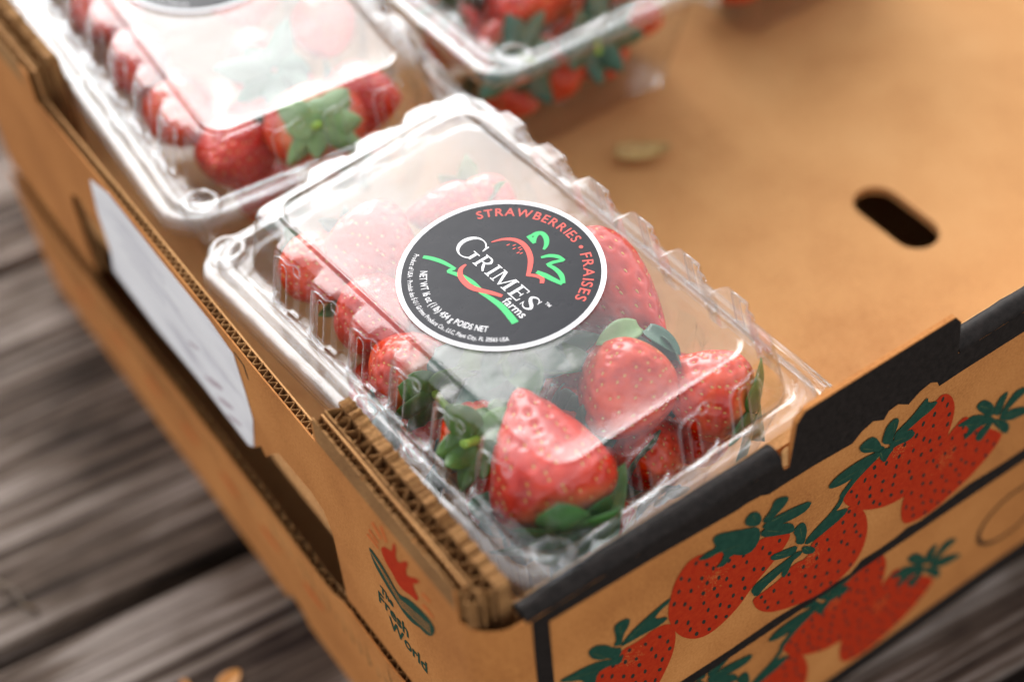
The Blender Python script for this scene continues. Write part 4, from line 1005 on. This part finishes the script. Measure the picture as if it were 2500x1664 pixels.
berry((30, 50, -26), (4, 66, -24), 0, 0.9, 'pale veiled strawberry across the far short wall of the nearest clamshell', G0, F0, 'mid', 6, 1.1, 0.7, False, 14)
berry((38, 10, -34), (36, 44, -28), 3, 0.95, 'strawberry along the hinge side level with the middle of the sticker', G0, F0, 'mid', 6, 1.2, 0.7, False, 15)
berry((-14, -20, -13), (-10, -14, -46), 1, 0.9, 'strawberry below the sticker edge showing only broad blue-green leaves', G0, F0, 'deep', 9, 1.9, 0.0, False, 9, .15)
berry((-42, -40, -16), (-28, -20, -40), 3, 0.85, 'strawberry behind the last slots of the long wall, wrapped in green leaves', G0, F0, 'mid', 10, 1.25, 0.6, True, 10, .0)
berry((16, 62, -44), (10, 28, -42), 0, 1.0, 'strawberry under the white glare at the far end of the nearest lid', G0, F0, 'green', 6, 1.0, 0.4, False, 11)
berry((34, 68, -30), (30, 36, -34), 3, 0.95, 'strawberry along the hinge side at the far end of the nearest clamshell', G0, F0, 'pale', 6, .9, 1.4, False, 12)
CAMN = (-.4, -.62, .66)
add_leaf(b1, F0, (-40, -82, -36), (-36, -77, -20), CAMN, 17, LEAF, -0.5, -.25)
add_leaf(b1, F0, (-31, -82, -35), (-13, -77, -17), CAMN, 10, LEAF_MID, -0.3, .3)
add_leaf(b1, F0, (-42, -80, -35), (-50, -68, -30), CAMN, 10, LEAF, -0.3, .2)
add_leaf(b1, F0, (-34, -83, -36), (-20, -83, -32), CAMN, 9, LEAF, -0.3, .2)
b2 = [o for o in bpy.data.objects if o.get('label', '').startswith('round strawberry under')][0]
add_leaf(b2, F0, (23, -42, -9), (7, -40, -5), (0, -.2, 1), 9, LEAF_PALE, -0.4, .2)
add_leaf(b2, F0, (24, -44, -9), (27, -58, -10), (.2, 0, 1), 8, LEAF_DEEP, -0.3, .2)
b9 = [o for o in bpy.data.objects if o.get('label', '').startswith('strawberry below the sticker edge')][0]
for k, (a, t_, w_, mt) in enumerate((((-14, -22, -10), (-30, -30, -7), 13, LEAF_DEEP), ((-14, -24, -10), (-20, -42, -9), 13, LEAF), ((-12, -24, -10), (-4, -40, -8), 12, LEAF_DEEP), ((-10, -22, -9), (6, -30, -6), 11, LEAF_DEEP), ((-14, -20, -9), (-32, -16, -8), 12, LEAF_MID), ((-8, -26, -16), (8, -40, -14), 12, LEAF), ((-26, -34, -14), (-36, -48, -12), 12, LEAF_MID))):
    add_leaf(b9, F0, a, t_, (-.1, -.2, 1), w_, mt, -0.5, .25)
FILL0 = [((-40, -58, -36), (-38, -30, -44)), ((-40, -20, -44), (-40, 4, -40)), ((-8, -66, -44), (-20, -44, -40)), ((-6, -34, -42), (16, -42, -44)), ((-30, -60, -50), (-8, -76, -46)), ((34, -58, -48), (20, -76, -46)), ((8, -6, -40), (34, -22, -44)), ((0, 50, -44), (-8, 24, -46)), ((-38, 10, -48), (-40, 40, -52)), ((-8, -52, -34), (2, -34, -40)), ((4, 20, -38), (30, 24, -42)), ((-25, -62, -62), (-30, -28, -56)), ((12, -64, -66), (22, -34, -60)), ((28, -20, -60), (8, -2, -56)), ((-30, 2, -66), (-22, 36, -60)), ((8, 10, -66), (28, 38, -60)), ((-12, 66, -66), (-26, 38, -54)), ((20, 70, -66), (8, 44, -58)), ((2, -14, -52), (-8, -42, -56)), ((38, -30, -50), (36, -60, -50))]
for i, (a, b) in enumerate(FILL0):
    berry(a, b, i % 4, 1.0, 'strawberry in the bottom layer of the nearest clamshell, mostly hidden', 'bottom layer strawberries of the nearest clamshell', F0, 'deep', 8 if i < 9 else 5, 1.5 if i < 9 else .9, i * .7, False, 40 + i)
# clamshell behind (front edge of its local frame is v = -80)
berry((-18, -46, -40), (-38, -66, -24), 2, 1.0, 'bright red strawberry in the front corner of the clamshell behind', G1, F1, 'green', 5, .9, 0.4, False, 61)
berry((2, -77, -15), (8, -52, -38), 1, 1.15, 'strawberry with a pale green calyx and yellow-green stem facing the short wall, clamshell behind', G1, F1, 'pale', 8, 1.2, 0.2, True, 62, .1)
berry((20, -48, -34), (40, -72, -24), 0, 1.0, 'strawberry behind the right-hand slots of the short wall, clamshell behind', G1, F1, 'deep', 5, .9, 0.9, False, 63)
berry((-30, -14, -36), (-42, -42, -24), 3, 1.0, 'strawberry behind the front slots of the long wall, clamshell behind', G1, F1, 'green', 5, .8, 0.1, False, 64)
berry((-32, 22, -34), (-42, -8, -24), 0, .95, 'strawberry behind the middle slots of the long wall, clamshell behind', G1, F1, 'green', 5, .8, 1.1, False, 65)
berry((-30, 58, -34), (-42, 28, -24), 2, .9, 'strawberry behind the back slots of the long wall, clamshell behind', G1, F1, 'green', 5, .8, 0.6, False, 66)
berry((2, -40, -16), (6, -26, -46), 0, 1.0, 'strawberry with broad dark leaves under the lid of the clamshell behind', G1, F1, 'deep', 7, 1.45, 0.3, False, 67, .1)
berry((20, 24, -18), (6, -6, -16), 1, 1.0, 'strawberry below the sticker of the clamshell behind', G1, F1, 'green', 5, .9, 0.5, False, 68)
berry((36, -8, -22), (28, -38, -22), 3, 1.0, 'strawberry along the hinge side of the clamshell behind', G1, F1, 'green', 5, .9, 0.8, False, 69)
for i, (a, b) in enumerate([((-10, -62, -66), (-20, -34, -58)), ((22, -60, -64), (26, -28, -58)), ((-26, 4, -64), (-20, 36, -56)), ((14, 6, -64), (20, 40, -56)), ((-4, -24, -58), (2, 4, -62))]):
    berry(a, b, i % 4, 1.0, 'strawberry in the bottom layer of the clamshell behind, mostly hidden', 'bottom layer strawberries of the clamshell behind', F1, 'green', 5, .9, i * .7, False, 80 + i)
# clamshell at the top edge
berry((2, -34, -30), (-36, -60, -23), 2, 0.88, 'very large bright red strawberry in the corner of the clamshell at the top edge', G2, F2, 'green', 5, .9, 0.4, False, 91)
berry((34, -34, -30), (2, -66, -24), 0, 0.88, 'large strawberry beside the very large one under the lid at the top edge', G2, F2, 'green', 5, .9, 0.9, False, 92)
berry((42, -46, -30), (24, -70, -24), 1, 1.1, 'strawberry near the outer corner of the clamshell at the top edge', G2, F2, 'green', 6, 1.1, 0.2, False, 93)
berry((0, -74, -44), (8, -46, -56), 1, 1.0, 'strawberry with drooping dark leaves low in the clamshell at the top edge', G2, F2, 'deep', 8, 1.5, 0.2, True, 94, .1)
berry((30, -48, -58), (36, -74, -52), 3, 1.0, 'orange-red strawberry tip low in the clamshell at the top edge', G2, F2, 'green', 5, .9, 0.2, False, 95)
berry((-28, -66, -50), (-20, -40, -60), 3, 1.0, 'strawberry showing leaves low in the near corner of the clamshell at the top edge', G2, F2, 'deep', 7, 1.2, 0.2, False, 96)
berry((-38, -20, -40), (-36, 12, -34), 0, 1.0, 'strawberry along the long wall of the clamshell at the top edge', G2, F2, 'green', 5, .9, 0.2, False, 97)
for i, (a, b) in enumerate([((-34, -46, -66), (-30, -72, -66)), ((-8, -40, -68), (-10, -71, -66)), ((20, -46, -70), (10, -72, -70)), ((36, -20, -66), (32, -52, -66)), ((-30, 0, -66), (-30, -32, -64)), ((6, 0, -66), (4, -34, -64)), ((-34, -68, -38), (-30, -40, -48))]):
    berry(a, b, i % 4, 1.05, 'strawberry in the bottom layer of the clamshell at the top edge, mostly hidden', 'bottom layer strawberries of the clamshell at the top edge', F2, 'deep', 7, 1.5, i * .7, i % 2 == 0, 120 + i)
# clamshell of which only the base shows
for i, (a, b) in enumerate([((-34, -40, -46), (-36, -71, -54)), ((-8, -44, -50), (-8, -72, -54)), ((20, -44, -48), (20, -72, -54)), ((-34, -44, -68), (-32, -70, -68)), ((-6, -40, -70), (-8, -70, -70)), ((22, -40, -70), (20, -70, -70)), ((-38, -50, -28), (-36, -20, -36)), ((-10, -62, -34), (-12, -40, -50)), ((30, -10, -66), (28, -40, -66))]):
    berry(a, b, i % 4, 1.1, 'dark blurred strawberry in the base of the clamshell cut by the top edge', 'strawberries in the clamshell cut by the top edge', F3, 'deep', 8, 1.5, i * .7, False, 100 + i)

# ------------------------------------------------------------------ loose leaves
def loose_leaf(name, L_, W_, curl, fold, mat, loc, rot, label, cat='leaf', group=None):
    me = make_leaf_mesh(L_, W_, curl, fold, mat); o = inst(name, me); o.location = Vector(loc) * S; o.rotation_euler = rot
    tag(o, label, cat, group); return o
loose_leaf('dry_leaf', 26, 10, 1.1, .6, LEAF_DRY, (119, 99, FLOOR + 4.4 + ZD), (0.15, 0.40, radians(-33)), 'small dry yellow-brown leaf lying on the tray floor')
SCRAPS = ((-122, 44, .3, 11, 'largest orange leaf fleck on the deck at the bottom edge of the photo'), (-134, 52, 1.2, 6, 'small orange leaf fleck just left of the largest one on the deck'), (-152, 50, 2.0, 7, 'orange leaf fleck midway along the flecks on the deck board'), (-164, 58, .6, 6, 'orange leaf fleck on the deck nearest the dark gap between boards'), (-196, 196, .9, 8, 'faint orange fleck on the wide board at the left-hand edge'))
for i, (x, y, r_, l_, lab) in enumerate(SCRAPS):
    loose_leaf('leaf_fleck', l_, l_ * .8, 0.15, .1, LEAF_ORANGE, (x, y, 0.6), (0.05, 0, r_), lab, 'leaf fleck', 'leaf flecks on the deck')
b = MB(); tube(b, [(-181, 168, 1.2), (-176, 158, 1.6), (-174, 148, 1.0), (-170, 140, 1.4), (-170, 131, 1.0), (-166, 124, 1.2)], 0.8)
tag(b.build('dry_twig', LEAF_DRY_DARK, None, smooth=True), 'thin dry brown twig lying on the deck at the left-hand edge', 'twig')
